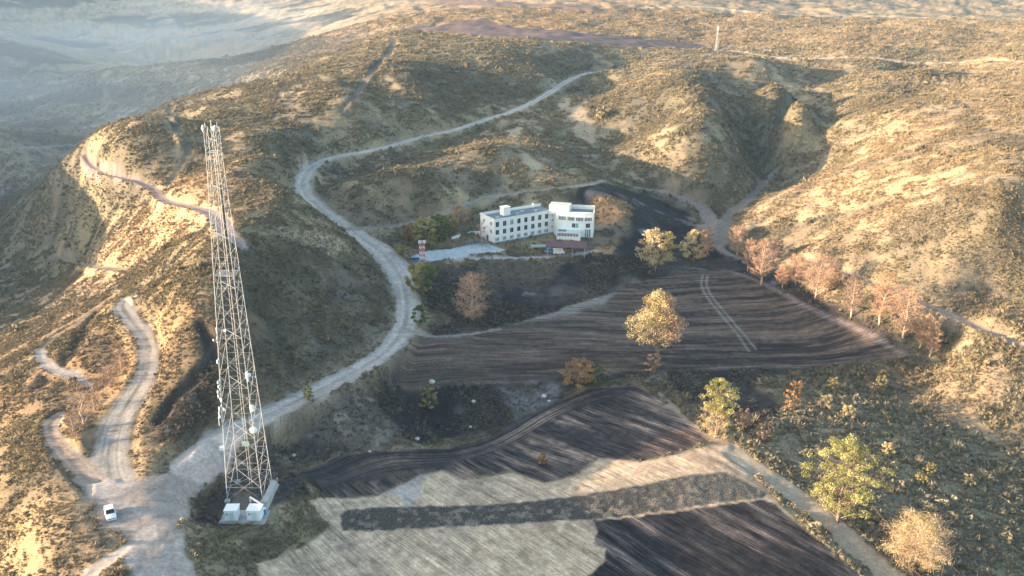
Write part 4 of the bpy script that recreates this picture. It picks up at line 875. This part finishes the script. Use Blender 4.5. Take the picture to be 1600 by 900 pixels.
# ------------------------------------------------------------------ stones
def stone(px, py, r, lab, grp='pale boulders on the burnt ground'):
    q = spot(px, py); r *= .72; bm = bmesh.new(); bmesh.ops.create_icosphere(bm, subdivisions=2, radius=r); rs = random.Random(int(px*7+py))
    o1 = rs.random()*50
    for v in bm.verts:
        d = .75+.5*float(vnoise(np.array([v.co.x/r*1.4+o1]), np.array([v.co.y/r*1.4+v.co.z/r*2.1]), 5)[0]); v.co *= d; v.co.z *= .7
    me = bpy.data.meshes.new('boulder'); bm.to_mesh(me); bm.free(); me.materials.append(M_STONE); o = bpy.data.objects.new('boulder', me); COL.objects.link(o); o.location = q+Vector((0, 0, r*.25)); o.rotation_euler = (0, 0, rs.random()*6); tag(o, lab, 'boulder', grp)
for a in ((652, 687, 1.0, 'large pale boulder at the lower edge of the burnt gully left of the field track'), (459, 713, .7, 'pale boulder in the dark ground right of the tower'), (740, 629, .9, 'pale boulder in the middle of the burnt gully under the small green bush'), (675, 598, 1.2, 'tall pale rock at the upper edge of the burnt gully'),
          (735, 668, .6, 'small pale boulder low in the gully'), (578, 706, .5, 'small pale boulder beside the ash patch'), (708, 690, .4, 'smallest pale boulder near the field track'), (850, 620, 1.0, 'pale boulder at the ash patch right of the gully'), (858, 628, .7, 'smaller boulder just right of the ash patch boulder'), (1230, 600, .8, 'pale boulder at the right corner of the ploughed field')):
    stone(*a)

# ------------------------------------------------------------------ foliage material : colour per leaf face group
def leafmat(name, c1, c2, c3=None, trans=.25):
    m, nt, b = newmat(name); b.inputs['Roughness'].default_value = .8; b.inputs['Specular IOR Level'].default_value = .2
    at = node(nt, 'ShaderNodeAttribute', attribute_name='leaf'); cr = node(nt, 'ShaderNodeValToRGB'); e = cr.color_ramp.elements
    e[0].color = (*c1, 1); e[1].color = (*c2, 1)
    if c3: x = e.new(.5); x.color = (*c3, 1)
    nt.links.new(at.outputs['Fac'], cr.inputs[0]); nt.links.new(cr.outputs[0], b.inputs['Base Color'])
    tr = node(nt, 'ShaderNodeBsdfTranslucent'); nt.links.new(cr.outputs[0], tr.inputs['Color']); ms = node(nt, 'ShaderNodeMixShader'); ms.inputs[0].default_value = trans
    nt.links.new(b.outputs[0], ms.inputs[1]); nt.links.new(tr.outputs[0], ms.inputs[2]); nt.links.new(ms.outputs[0], nt.nodes['Material Output'].inputs['Surface']); return m
LEAF = {
 'pine': leafmat('pine_needles', (.14, .15, .055), (.50, .46, .20), (.32, .31, .12)),
 'tan': leafmat('tan_green_needles', (.19, .165, .085), (.56, .46, .27), (.37, .31, .165)),
 'green': leafmat('green_leaves', (.055, .085, .03), (.22, .25, .08), (.12, .16, .055)),
 'olive': leafmat('olive_leaves', (.18, .165, .07), (.48, .39, .18), (.33, .28, .12)),
 'gold': leafmat('golden_dry_leaves', (.32, .25, .13), (.66, .54, .32), (.50, .40, .22)),
 'pink': leafmat('scorched_needles', (.24, .15, .10), (.62, .41, .26), (.42, .27, .17)),
 'orange': leafmat('orange_dry_leaves', (.26, .15, .08), (.50, .31, .15), (.38, .22, .11)),
 'brown': leafmat('bare_twigs', (.13, .095, .075), (.27, .195, .15), (.19, .14, .11)),
}
def fastmesh(name, V, Fq, mat, leaf=None, parent=None):
    me = bpy.data.meshes.new(name); V = np.asarray(V, np.float32); Fq = np.asarray(Fq, np.int32); n = Fq.shape[1]
    me.vertices.add(len(V)); me.vertices.foreach_set('co', V.ravel()); me.loops.add(Fq.size); me.loops.foreach_set('vertex_index', Fq.ravel()); me.polygons.add(len(Fq))
    me.polygons.foreach_set('loop_start', (np.arange(len(Fq))*n).astype(np.int32)); me.polygons.foreach_set('loop_total', np.full(len(Fq), n, np.int32)); me.update()
    if leaf is not None: a = me.attributes.new('leaf', 'FLOAT', 'POINT'); a.data.foreach_set('value', np.asarray(leaf, np.float32))
    me.materials.append(mat); o = bpy.data.objects.new(name, me); COL.objects.link(o)
    if parent is not None: o.parent = parent
    return o
def leaves(cen, size, rg, val, droop=0.0, asp=.6):
    """one small kite face per centre"""
    n = len(cen); d1 = rg.normal(size=(n, 3)); d1 /= np.linalg.norm(d1, axis=1)[:, None]
    if droop: d1[:, 2] -= droop; d1 /= np.linalg.norm(d1, axis=1)[:, None]
    d2 = np.cross(d1, rg.normal(size=(n, 3))); d2 /= np.linalg.norm(d2, axis=1)[:, None]+1e-9; s = (size*(.6+.8*rg.random(n)))[:, None]
    V = np.stack([cen-d1*s, cen+d2*s*asp, cen+d1*s, cen-d2*s*asp], 1).reshape(-1, 3); Fq = np.arange(4*n).reshape(n, 4); return V, Fq, np.repeat(val, 4)
def tree(px, py, pytop, wpx, style, lab, cat='tree', group=None, seed=1, name='tree', leafk=None, leafk2=None, trunk_frac=.25, ncl=40, per=60, lsize=.26, lean=0.0, spread=1.0):
    q = spot(px, py); H = height_for(q, pytop); rad = wpx/scale_at(q)/2; rg = np.random.default_rng(seed)
    r0 = empty(name, q, 0, lab, cat, group); tr = MB(); br = MB(); tips = []
    tr0 = max(.10, H*.022); nseg = 6; top = Vector((lean*H, 0, H*.9)); path = []
    for i in range(nseg+1):
        t = i/nseg; path.append(Vector((lean*H*t+rg.normal()*.02*H*(0 < i < nseg), rg.normal()*.02*H*(0 < i < nseg), H*.88*t-.3*(i == 0))))
    dome = style in ('round', 'bush')
    if style == 'bush': path = path[:3]
    for i in range(len(path)-1): tr.tube(path[i], path[i+1], tr0*(1-.8*i/nseg), tr0*(1-.8*(i+1)/nseg), n=7, cap=(i == 0))
    pts = []; vals = []
    def trunk_at(t):
        x = min(t/.88, .999)*nseg; i = min(int(x), len(path)-2); return path[i].lerp(path[i+1], min(1, x-i))
    for c in range(ncl):
        t = trunk_frac+(1-trunk_frac)*(c+.5)/ncl; ang = c*2.399+rg.random()*.8
        if style == 'pine': env = math.sin(math.pi*min(1, ((t-trunk_frac)/(1-trunk_frac))*.78+.17))**.7
        elif style == 'twolobe': env = (.68+.32*math.cos((t-.45)*13))*(1 if t < .93 else .6)
        else: env = math.sqrt(max(0.02, 1-((t-trunk_frac)/(1-trunk_frac)*1.7-.75)**2)) if (t-trunk_frac)/(1-trunk_frac)*1.7-.75 < 1 else .2
        if style == 'pine': env *= (.55 if int(ang/.9) % 3 == 0 else 1.12)
        if style == 'twolobe': env = float(np.interp(t, [.38, .42, .49, .58, .66, .72, .80, .92, 1], [.55, .95, 1.05, .95, .62, .45, .52, .42, .15]))
        rr = rad*env*(.45+.6*rg.random())*spread; base = trunk_at(max(.05, t-.10-.1*rg.random()) if not style == 'bush' else .05); hx = trunk_at(t) if style != 'bush' else Vector((0, 0, H*t))
        end = Vector((hx.x+math.cos(ang)*rr, hx.y+math.sin(ang)*rr, H*t*(1.0 if style != 'dead' else .97)+rr*.10))
        mid = base.lerp(end, .5)+Vector((rg.normal()*.1*rr, rg.normal()*.1*rr, .06*rr)); rb = max(.03, tr0*.32*(1-t*.6))
        br.tube(base, mid, rb, rb*.7, n=4, cap=False); br.tube(mid, end, rb*.7, rb*.25, n=4, cap=False)
        for k in range(3 if style != 'dead' else 7):
            f = .45+.5*rg.random(); e2 = mid.lerp(end, f)+Vector(tuple(rg.normal(size=3)*rr*.25)); br.tube(mid.lerp(end, f*.6), e2, rb*.4, rb*.15, n=3, cap=False)
        cl = rad*(.20+.12*rg.random())*(.58 if style == 'pine' else .85) if style != 'dead' else rad*.24
        n = int(per*(.6+.8*rg.random())); g_ = rg.normal(size=(n, 3)); g_ /= np.linalg.norm(g_, axis=1)[:, None]; g_ *= (rg.random((n, 1))**.45)*cl; g_[:, 2] *= .62
        P_ = g_+np.array(end)
        if style == 'dead':
            f = rg.random((n, 1)); P_ = np.array(mid)*(1-f)+np.array(end)*f+g_*.9
        pts.append(P_); cb = rg.random(); vals.append(np.clip(.02+.92*cb+.35*(g_[:, 2]/max(cl, .1))*0+rg.normal(size=n)*.14, 0, 1))
    tr.build('trunk', M_BARKP if style == 'dead' or leafk == 'pink' else M_BARK, r0, True); br.build('limbs', M_BARKP if style == 'dead' else M_BARK, r0)
    P_ = np.concatenate(pts); v_ = np.concatenate(vals); P_[:, 2] = np.maximum(P_[:, 2], .1)
    lk = leafk
    if leafk2:
        sel = (P_[:, 0]-lean*P_[:, 2]+.15*rad*rg.normal(size=len(P_))) > .22*rad
        V, Fq, lv = leaves(P_[sel], np.full(sel.sum(), lsize), rg, v_[sel], .3); fastmesh('crown', V, Fq, LEAF[leafk2], lv, r0)['label'] = 'scorched brown side of the crown'
        P_, v_ = P_[~sel], v_[~sel]
    V, Fq, lv = leaves(P_, np.full(len(P_), lsize), rg, v_, .5 if style == 'dead' else .0, .22 if style == 'dead' else .6); fastmesh('crown', V, Fq, LEAF[lk], lv, r0)
    return r0
T_ = tree
T_(1027, 575, 459, 88, 'twolobe', 'tall lone pine on the ploughed field, green left side and scorched right side', seed=3, name='pine_tree', leafk='tan', leafk2='pink', trunk_frac=.38, ncl=110, per=130, lsize=.21, lean=-.02)
T_(1019, 582, 553, 26, 'bush', 'pinkish scorched shrub at the foot of the tall lone pine', 'shrub', seed=4, name='scorched_shrub', leafk='pink', trunk_frac=.05, ncl=24, per=45, lsize=.2)
T_(1024, 424, 363, 60, 'round', 'round golden tree left of the pair at the top of the ploughed field', seed=5, name='broadleaf_tree', leafk='gold', leafk2='olive', trunk_frac=.22, ncl=60, per=60, lsize=.32)
T_(1085, 410, 362, 50, 'round', 'orange tinted tree right of the pair at the top of the ploughed field', seed=6, name='broadleaf_tree', leafk='gold', leafk2='pink', trunk_frac=.15, ncl=50, per=60, lsize=.32)
T_(1104, 398, 353, 26, 'dead', 'pink scorched tree behind the right of the pair above the field', seed=61, name='scorched_tree', leafk='pink', trunk_frac=.15, ncl=26, per=50, lsize=.4)
T_(738, 500, 424, 64, 'dead', 'pink scorched tree with bare branches on the burnt slope below the building', seed=7, name='scorched_tree', leafk='pink', trunk_frac=.08, ncl=80, per=26, lsize=.40)
T_(658, 461, 412, 44, 'round', 'dense olive tree beside the main road below the forecourt', seed=8, name='broadleaf_tree', leafk='olive', leafk2='green', trunk_frac=.12, ncl=60, per=60, lsize=.30)
T_(656, 508, 478, 28, 'bush', 'small bright green bush at the road bend', 'bush', seed=9, name='green_bush', leafk='green', trunk_frac=.08, ncl=30, per=50, lsize=.24)
T_(903, 604, 565, 54, 'bush', 'orange dry bush on the lower edge of the ploughed field', 'bush', seed=10, name='dry_bush', leafk='orange', trunk_frac=.08, ncl=44, per=60, lsize=.25)
T_(931, 602, 572, 30, 'bush', 'dark green bush touching the orange bush at the field edge', 'bush', seed=11, name='green_bush', leafk='green', trunk_frac=.08, ncl=26, per=50, lsize=.25)
T_(1120, 682, 597, 56, 'round', 'bushy topped pine at the right end of the lower burnt field', seed=12, name='pine_tree', leafk='pine', trunk_frac=.45, ncl=54, per=100, lsize=.18)
T_(1116, 684, 628, 54, 'dead', 'scorched bare tree leaning on the bushy topped pine', seed=13, name='scorched_tree', leafk='gold', trunk_frac=.1, ncl=40, per=50, lsize=.3)
T_(1309, 815, 695, 118, 'pine', 'big spreading yellow green pine right of the striped field', seed=14, name='pine_tree', leafk='pine', trunk_frac=.22, ncl=110, per=130, lsize=.17)
T_(1428, 884, 806, 112, 'dead', 'wide golden half bare tree in the bottom right corner', seed=15, name='dry_tree', leafk='gold', trunk_frac=.10, ncl=120, per=110, lsize=.20)
T_(664, 384, 343, 44, 'round', 'yellow green tree behind the red and white mast', seed=16, name='broadleaf_tree', leafk='olive', trunk_frac=.1, ncl=50, per=55, lsize=.36)
T_(685, 378, 338, 34, 'round', 'dark green tree between the yellow tree and the low wall', seed=17, name='broadleaf_tree', leafk='green', trunk_frac=.1, ncl=46, per=55, lsize=.36)
T_(702, 362, 336, 26, 'bush', 'small olive tree at the bend of the upper track', seed=18, name='broadleaf_tree', leafk='olive', trunk_frac=.1, ncl=34, per=45, lsize=.36)
T_(717, 352, 320, 34, 'dead', 'reddish scorched tree left of the building beside the upper track', seed=19, name='scorched_tree', leafk='pink', trunk_frac=.1, ncl=36, per=50, lsize=.42)
T_(752, 384, 344, 26, 'dead', 'thin reddish tree in front of the lit end wall of the building', seed=20, name='scorched_tree', leafk='pink', trunk_frac=.2, ncl=20, per=16, lsize=.3)
T_(640, 378, 352, 26, 'bush', 'orange shrub left of the yellow green tree by the mast', 'shrub', seed=21, name='dry_bush', leafk='orange', trunk_frac=.05, ncl=26, per=45, lsize=.34)
T_(628, 398, 382, 26, 'bush', 'low olive shrub between the main road and the mast', 'shrub', seed=22, name='olive_bush', leafk='olive', trunk_frac=.05, ncl=22, per=45, lsize=.3)
dead = [(1152, 402, 350, 34, 'first scorched tree of the row, nearest to the gully track'), (1168, 424, 372, 26, 'scorched tree behind the first big one at the upper end of the row'), (1189, 446, 370, 40, 'large pink scorched tree, third in the row from the gully track'),
        (1213, 408, 374, 24, 'small pinkish tree standing behind the row near the gully'), (1243, 446, 396, 32, 'pink scorched tree just left of the widest one of the row'), (1274, 466, 396, 56, 'widest pale scorched tree of the row along the burnt field'),
        (1330, 496, 426, 40, 'dull brown scorched tree in shade right of the widest tree'), (1374, 508, 422, 46, 'bright orange scorched tree on a bare trunk in the middle of the row'), (1411, 530, 448, 48, 'pale scorched tree with a long bare leaning trunk in the row'),
        (1436, 546, 490, 28, 'slim scorched tree right of the leaning trunk tree'), (1452, 558, 500, 30, 'last scorched tree of the row at the far corner of the burnt field'), (1301, 452, 412, 26, 'small scorched tree behind the widest tree on its right'),
        (1222, 452, 414, 24, 'small dull scorched tree on the rim of the ploughed field')]
for i, (x, y, t, w_, lb) in enumerate(dead):
    T_(x, y, t, w_, 'dead', lb, group='scorched trees in a row along the burnt field', seed=40+i, name='scorched_tree', leafk='brown' if i in (6, 3) else ('orange' if i == 7 else 'pink'), trunk_frac=.25, ncl=int(34+w_*.8), per=46, lsize=.27, spread=1.15, lean=(.04 if i % 2 else -.03))
for i, (x, y, t, w_, lb) in enumerate([(190, 585, 545, 40, 'bare brown tree beside the inner bend of the left road'), (172, 606, 572, 34, 'bare brown shrub below the tree on the left road bend'), (132, 665, 590, 46, 'bare grey brown tree between the two left tracks'), (118, 690, 640, 34, 'leafless shrub at the top of the left bank'), (148, 640, 590, 36, 'pale leafless tree just right of the grey brown one'),
                                       (482, 625, 604, 18, 'small yellowish shrub on the lower kerb of the main road')]):
    T_(x, y, t, w_, 'dead' if i != 5 else 'bush', lb, 'tree' if i != 5 else 'shrub', seed=70+i, name='bare_tree' if i != 5 else 'roadside_shrub', leafk='brown' if i != 5 else 'olive', trunk_frac=.1, ncl=30, per=30, lsize=.22, lean=0)
for i, (x, y, t, w_, k_, lb) in enumerate([(1235, 640, 610, 26, 'orange', 'orange shrub at the right end of the burnt patch'), (1243, 618, 596, 22, 'orange', 'smaller rusty shrub just above the orange one'), (1290, 640, 618, 24, 'gold', 'golden shrub lit on the bushy right slope'), (1325, 655, 634, 24, 'gold', 'pale golden shrub right of the other golden shrub'), (1300, 612, 590, 20, 'olive', 'olive shrub at the upper edge of the bushy slope'),
                                           (1385, 712, 692, 22, 'gold', 'golden shrub above and right of the big pine'), (1452, 742, 724, 20, 'olive', 'yellow green shrub in the middle of the bushy slope'), (1438, 756, 740, 18, 'olive', 'small yellow green shrub below the middle one'), (1160, 670, 640, 28, 'brown', 'brown leafless shrub right of the bushy topped pine'), (1190, 690, 660, 30, 'brown', 'second brown leafless shrub right of the bushy topped pine'),
                                           (1375, 610, 588, 22, 'olive', 'grey green shrub at the right end of the ploughed field edge'), (1420, 870, 850, 26, 'green', 'dark green shrub left beneath the wide golden tree'), (1512, 760, 742, 20, 'gold', 'small golden tuft bush right on the bushy slope'), (670, 640, 606, 30, 'olive', 'pale olive shrub in the burnt gully'), (848, 725, 708, 14, 'orange', 'tiny orange shrub in the lower burnt field')]):
    T_(x, y, t, w_, 'bush', lb, 'shrub', seed=90+i, name='shrub', leafk=k_, trunk_frac=.05, ncl=24, per=40, lsize=.22)

# ------------------------------------------------------------------ scrub and tussocks : one ground cover
def blades(n, r, h, rg, wv=.16, flat=.5):
    V = []; Fc = []
    for i in range(n):
        a = rg.random()*6.283; e = rg.random()**.6*1.45*flat; d = np.array([math.cos(a)*math.sin(e)*r, math.sin(a)*math.sin(e)*r, math.cos(e)*h]); o = np.array([math.cos(a), math.sin(a), 0])*r*.35*rg.random()
        t = np.array([-math.sin(a), math.cos(a), 0])*wv*r*(.7+.6*rg.random()); s0 = .35+.3*rg.random(); k = len(V); V += [o-t*.4, o+t*.4, o*.8+d*(.75+.4*rg.random())]; Fc.append((k, k+1, k+2))
        k = len(V); m_ = o+d*s0; V += [m_-t*.9, m_+t*.9, m_+d*.45+rg.normal(size=3)*.12*r]; Fc.append((k, k+1, k+2))
    return V, Fc
def lump(r, h, rg, nleaf=26):
    bm = bmesh.new(); bmesh.ops.create_icosphere(bm, subdivisions=2, radius=1.0); V = []; 
    for v in bm.verts: k = .62+.5*rg.random(); V.append(np.array([v.co.x*r*k, v.co.y*r*k, max(-.1, v.co.z*h*k+h*.3)]))
    Fc = [tuple(v.index for v in f.verts) for f in bm.faces]; bm.free()
    for i in range(nleaf):
        g_ = rg.normal(size=3); g_ /= np.linalg.norm(g_); g_[2] = abs(g_[2]); c_ = g_*np.array([r, r, h])*1.0+np.array([0, 0, h*.2]); k = len(V); a_ = rg.normal(size=3)*r*.24; b2 = rg.normal(size=3)*r*.24; V += [c_, c_+a_, c_+b2]; Fc.append((k, k+1, k+2))
    return V, Fc
rg = np.random.default_rng(5)
def leafy(r, h, rg, n=60, sz=.3):
    V = []; Fc = []
    for i in range(n):
        g_ = rg.normal(size=3); g_ /= np.linalg.norm(g_); g_ *= rg.random()**.4; c_ = np.array([g_[0]*r, g_[1]*r, abs(g_[2])*h+.05]); k = len(V); a_ = rg.normal(size=3)*r*sz; b2 = rg.normal(size=3)*r*sz; V += [c_-a_*.5, c_+a_*.5, c_+b2]; Fc.append((k, k+1, k+2))
    return V, Fc
protos = [blades(26, 1.0, .75, rg), leafy(1.0, .95, rg, 60, .32), blades(34, 1.0, 1.15, rg, .09, .55), leafy(.85, 1.25, rg, 64, .28)]
def scatter(n, y0, y1, seed):
    r_ = np.random.default_rng(seed); u = r_.random(n); y = np.sqrt(y0**2+(y1**2-y0**2)*u); a = -.72+1.44*r_.random(n); x = a*(y+Y0)
    i, j, fu, fv = gidx(x, y); vg = VG[j, i]; nn = fbm(x, y, 5.5, 3, 33); keep = r_.random(n) < np.clip(vg*1.15-.12, 0, 1)*(.45+.9*sstep(.35, .58, nn))*(.7+.45*sstep(.4, .6, fbm(x, y, 22, 4, 21))); keep &= (KG[j, i] == 0)
    return x[keep], y[keep], CG[j[keep], i[keep]], vg[keep], r_
xs_, ys_, cs_, sz_, kd_ = [], [], [], [], []
for n, y0, y1, s0, seed in ((230000, 95, 190, .23, 1), (420000, 190, 330, .28, 2), (560000, 330, 560, .37, 3), (760000, 560, 1050, .50, 4)):
    x, y, c, vg, r_ = scatter(n, y0, y1, seed); m = len(x); s = s0*np.exp(r_.normal(size=m)*.42)*(1+.55*sstep(35, 60, x)*sstep(265, 240, y))
    gn_ = bil(GG, x, y); typ = r_.random(m); grn = typ < .15+.5*gn_; k = np.where(grn, np.where(r_.random(m) < .5, 1, 3), np.where(r_.random(m) < .6, 0, 2))
    t_ = r_.random(m)[:, None]**.9
    spec = np.where(grn[:, None], C(.075, .070, .050)*(1-t_)+C(.36, .30, .195)*t_, C(.17, .12, .075)*(1-t_)+C(.54, .42, .25)*t_)
    big = r_.random(m) < .06; s = s*np.where(big, 1.9, 1); bsl = (sstep(40, 60, x)*sstep(250, 225, y))[:, None]; spec = spec*(1-.6*bsl)+.6*bsl*(C(.17, .16, .115)*(1-t_)+C(.40, .36, .26)*t_); golden = (sstep(450, 620, y)*sstep(-60, 60, x))[:, None]; spec = spec*(1+.2*golden); cc = c*(.55-.25*bsl)+spec*(.45+.25*bsl)*np.where(big, .75, 1)[:, None]  # upper right scrub tinted lighter, painting in sunlight on the flats
    xs_.append(x); ys_.append(y); cs_.append(cc); sz_.append(s); kd_.append(k)
# sparse plants on burnt ground and along field margins
r_ = np.random.default_rng(9); n = 190000; y = np.sqrt(110**2+(330**2-110**2)*r_.random(n)); x = (-.5+1.1*r_.random(n))*(y+Y0); i, j, fu, fv = gidx(x, y); vg = VG[j, i]; kp_ = (KG[j, i] == 0) & (vg < .3) & (fbm(x, y, 12, 3, 68)+.15*r_.random(n) > .55)
x, y = x[kp_], y[kp_]; c = CG[j[kp_], i[kp_]]; m = len(x); xs_.append(x); ys_.append(y); t_ = r_.random(m)[:, None]; cs_.append(c*.5+.5*(C(.07, .06, .05)*(1-t_)+C(.36, .30, .22)*t_)); sz_.append(.30*np.exp(r_.normal(size=m)*.4)); kd_.append(r_.integers(0, 4, m))
X_, Y_, C_, S_, K_ = np.concatenate(xs_), np.concatenate(ys_), np.concatenate(cs_), np.concatenate(sz_), np.concatenate(kd_)
print('scrub', len(X_))
Zs = hz(X_, Y_)-.06*S_; V = np.stack([X_, Y_, Zs], 1); pk = [np.full(len(V), -1)]; allF = []; base = len(V); PV = [V]
for k, (pv, pf) in enumerate(protos):
    PV.append(np.array(pv)); pk.append(np.full(len(pv), k)); allF += [tuple(base+q for q in f) for f in pf]; base += len(pv)
V = np.concatenate(PV).astype(np.float32); pk = np.concatenate(pk).astype(np.int32); ntot = len(V); npt = len(X_)
me = bpy.data.meshes.new('scrub'); me.vertices.add(ntot); me.vertices.foreach_set('co', V.ravel()); Fa = np.array(allF, np.int32); me.loops.add(Fa.size); me.loops.foreach_set('vertex_index', Fa.ravel()); me.polygons.add(len(Fa)); me.polygons.foreach_set('loop_start', (np.arange(len(Fa))*3).astype(np.int32)); me.polygons.foreach_set('loop_total', np.full(len(Fa), 3, np.int32)); me.update()
def attr(nm, tp, arr, key='value'): a = me.attributes.new(nm, tp, 'POINT'); a.data.foreach_set(key, np.ascontiguousarray(arr).ravel())
attr('pk', 'INT', pk); kk_ = np.zeros(ntot, np.int32); kk_[:npt] = K_; attr('species', 'INT', kk_)
r_ = np.random.default_rng(3); sc3 = np.ones((ntot, 3), np.float32); sc3[:npt] = S_[:, None]*np.stack([.8+.5*r_.random(npt), .8+.5*r_.random(npt), .6+.6*r_.random(npt)], 1); attr('size', 'FLOAT_VECTOR', sc3, 'vector')
ro = np.zeros((ntot, 3), np.float32); ro[:npt, 2] = r_.random(npt)*6.28; ro[:npt, :2] = r_.normal(size=(npt, 2))*.12; attr('turn', 'FLOAT_VECTOR', ro, 'vector')
tc_ = np.ones((ntot, 3), np.float32); tc_[:npt] = np.clip(C_, .02, .7); attr('tint', 'FLOAT_VECTOR', tc_, 'vector')
m, nt, b = newmat('scrub_foliage'); b.inputs['Roughness'].default_value = .9; b.inputs['Specular IOR Level'].default_value = .1
at = node(nt, 'ShaderNodeAttribute', attribute_name='tint', attribute_type='INSTANCER'); nt.links.new(at.outputs['Vector'], b.inputs['Base Color'])
me.materials.append(m)
so_ = bpy.data.objects.new('scrub', me); COL.objects.link(so_); tag(so_, 'dry scrub and grass tussocks covering the hills', None, None, 'stuff')
ng = bpy.data.node_groups.new('scrub_scatter', 'GeometryNodeTree'); ng.interface.new_socket('Geometry', in_out='INPUT', socket_type='NodeSocketGeometry'); ng.interface.new_socket('Geometry', in_out='OUTPUT', socket_type='NodeSocketGeometry')
gi = ng.nodes.new('NodeGroupInput'); go = ng.nodes.new('NodeGroupOutput'); jn = ng.nodes.new('GeometryNodeJoinGeometry')
def named(nm, tp): n_ = ng.nodes.new('GeometryNodeInputNamedAttribute'); n_.data_type = tp; n_.inputs['Name'].default_value = nm; return n_.outputs['Attribute']
def eq(src, v): n_ = ng.nodes.new('FunctionNodeCompare'); n_.data_type = 'INT'; n_.operation = 'EQUAL'; ng.links.new(src, n_.inputs[2]); n_.inputs[3].default_value = v; return n_.outputs[0]
def sep(v): n_ = ng.nodes.new('GeometryNodeSeparateGeometry'); n_.domain = 'POINT'; ng.links.new(gi.outputs[0], n_.inputs[0]); ng.links.new(eq(named('pk', 'INT'), v), n_.inputs[1]); return n_.outputs[0]
pts_ = sep(-1)
for k in range(4):
    ip = ng.nodes.new('GeometryNodeInstanceOnPoints'); ng.links.new(pts_, ip.inputs['Points']); ng.links.new(eq(named('species', 'INT'), k), ip.inputs['Selection']); ng.links.new(sep(k), ip.inputs['Instance'])
    ng.links.new(named('turn', 'FLOAT_VECTOR'), ip.inputs['Rotation']); ng.links.new(named('size', 'FLOAT_VECTOR'), ip.inputs['Scale']); ng.links.new(ip.outputs[0], jn.inputs[0])
ng.links.new(jn.outputs[0], go.inputs[0]); mo = so_.modifiers.new('scatter', 'NODES'); mo.node_group = ng

# ------------------------------------------------------------------ air
if HAZE:
    zb, zt = float(Z1.min())-1.5, max(float(Z1.max())+6, CAMZ+6)
    b_ = MB(); b_.box((0, 1950, (zb+zt)/2), (9400, 4300, zt-zb)); hm = bpy.data.materials.new('haze_air'); hm.use_nodes = True; nt = hm.node_tree; nt.nodes.clear(); o_ = nt.nodes.new('ShaderNodeOutputMaterial'); pv = nt.nodes.new('ShaderNodeVolumePrincipled')
    pv.inputs['Color'].default_value = (.45, .72, 1, 1); pv.inputs['Density'].default_value = HAZE; pv.inputs['Anisotropy'].default_value = .2; nt.links.new(pv.outputs[0], o_.inputs['Volume'])
    hzb = b_.build('haze', hm); tag(hzb, 'thin bluish evening haze over the valley', None, None, 'stuff')

# smoke volume added to make the valley behind the left crest look hazier
sm = bpy.data.materials.new('valley_smoke'); sm.use_nodes = True; nt = sm.node_tree; nt.nodes.clear(); o_ = nt.nodes.new('ShaderNodeOutputMaterial'); pv = nt.nodes.new('ShaderNodeVolumePrincipled')
tc = nt.nodes.new('ShaderNodeTexCoord'); vl = nt.nodes.new('ShaderNodeVectorMath'); vl.operation = 'LENGTH'; nt.links.new(tc.outputs['Object'], vl.inputs[0])
mr = nt.nodes.new('ShaderNodeMapRange'); mr.interpolation_type = 'SMOOTHSTEP'; mr.inputs['From Min'].default_value = 1.0; mr.inputs['From Max'].default_value = .35; mr.inputs['To Max'].default_value = SMOKE; nt.links.new(vl.outputs['Value'], mr.inputs[0])
nz = nt.nodes.new('ShaderNodeTexNoise'); nz.inputs['Scale'].default_value = 2.6; nz.inputs['Detail'].default_value = 3; nt.links.new(tc.outputs['Object'], nz.inputs[0])
m2_ = nt.nodes.new('ShaderNodeMapRange'); m2_.inputs['From Min'].default_value = .35; m2_.inputs['From Max'].default_value = .65; m2_.inputs['To Min'].default_value = .4; m2_.inputs['To Max'].default_value = 1.6; nt.links.new(nz.outputs[0], m2_.inputs[0])
mm = nt.nodes.new('ShaderNodeMath'); mm.operation = 'MULTIPLY'; nt.links.new(mr.outputs[0], mm.inputs[0]); nt.links.new(m2_.outputs[0], mm.inputs[1]); nt.links.new(mm.outputs[0], pv.inputs['Density'])
pv.inputs['Color'].default_value = (.72, .86, 1, 1); nt.links.new(pv.outputs[0], o_.inputs['Volume'])
bm = bmesh.new(); bmesh.ops.create_icosphere(bm, subdivisions=3, radius=1.0); me = bpy.data.meshes.new('smoke'); bm.to_mesh(me); bm.free(); me.materials.append(sm)
so2 = bpy.data.objects.new('smoke', me); COL.objects.link(so2); so2.location = (-470, 860, 0); so2.scale = (520, 800, 90); tag(so2, 'added smoke thickening the haze over the shaded valley on the left', None, None, 'stuff')
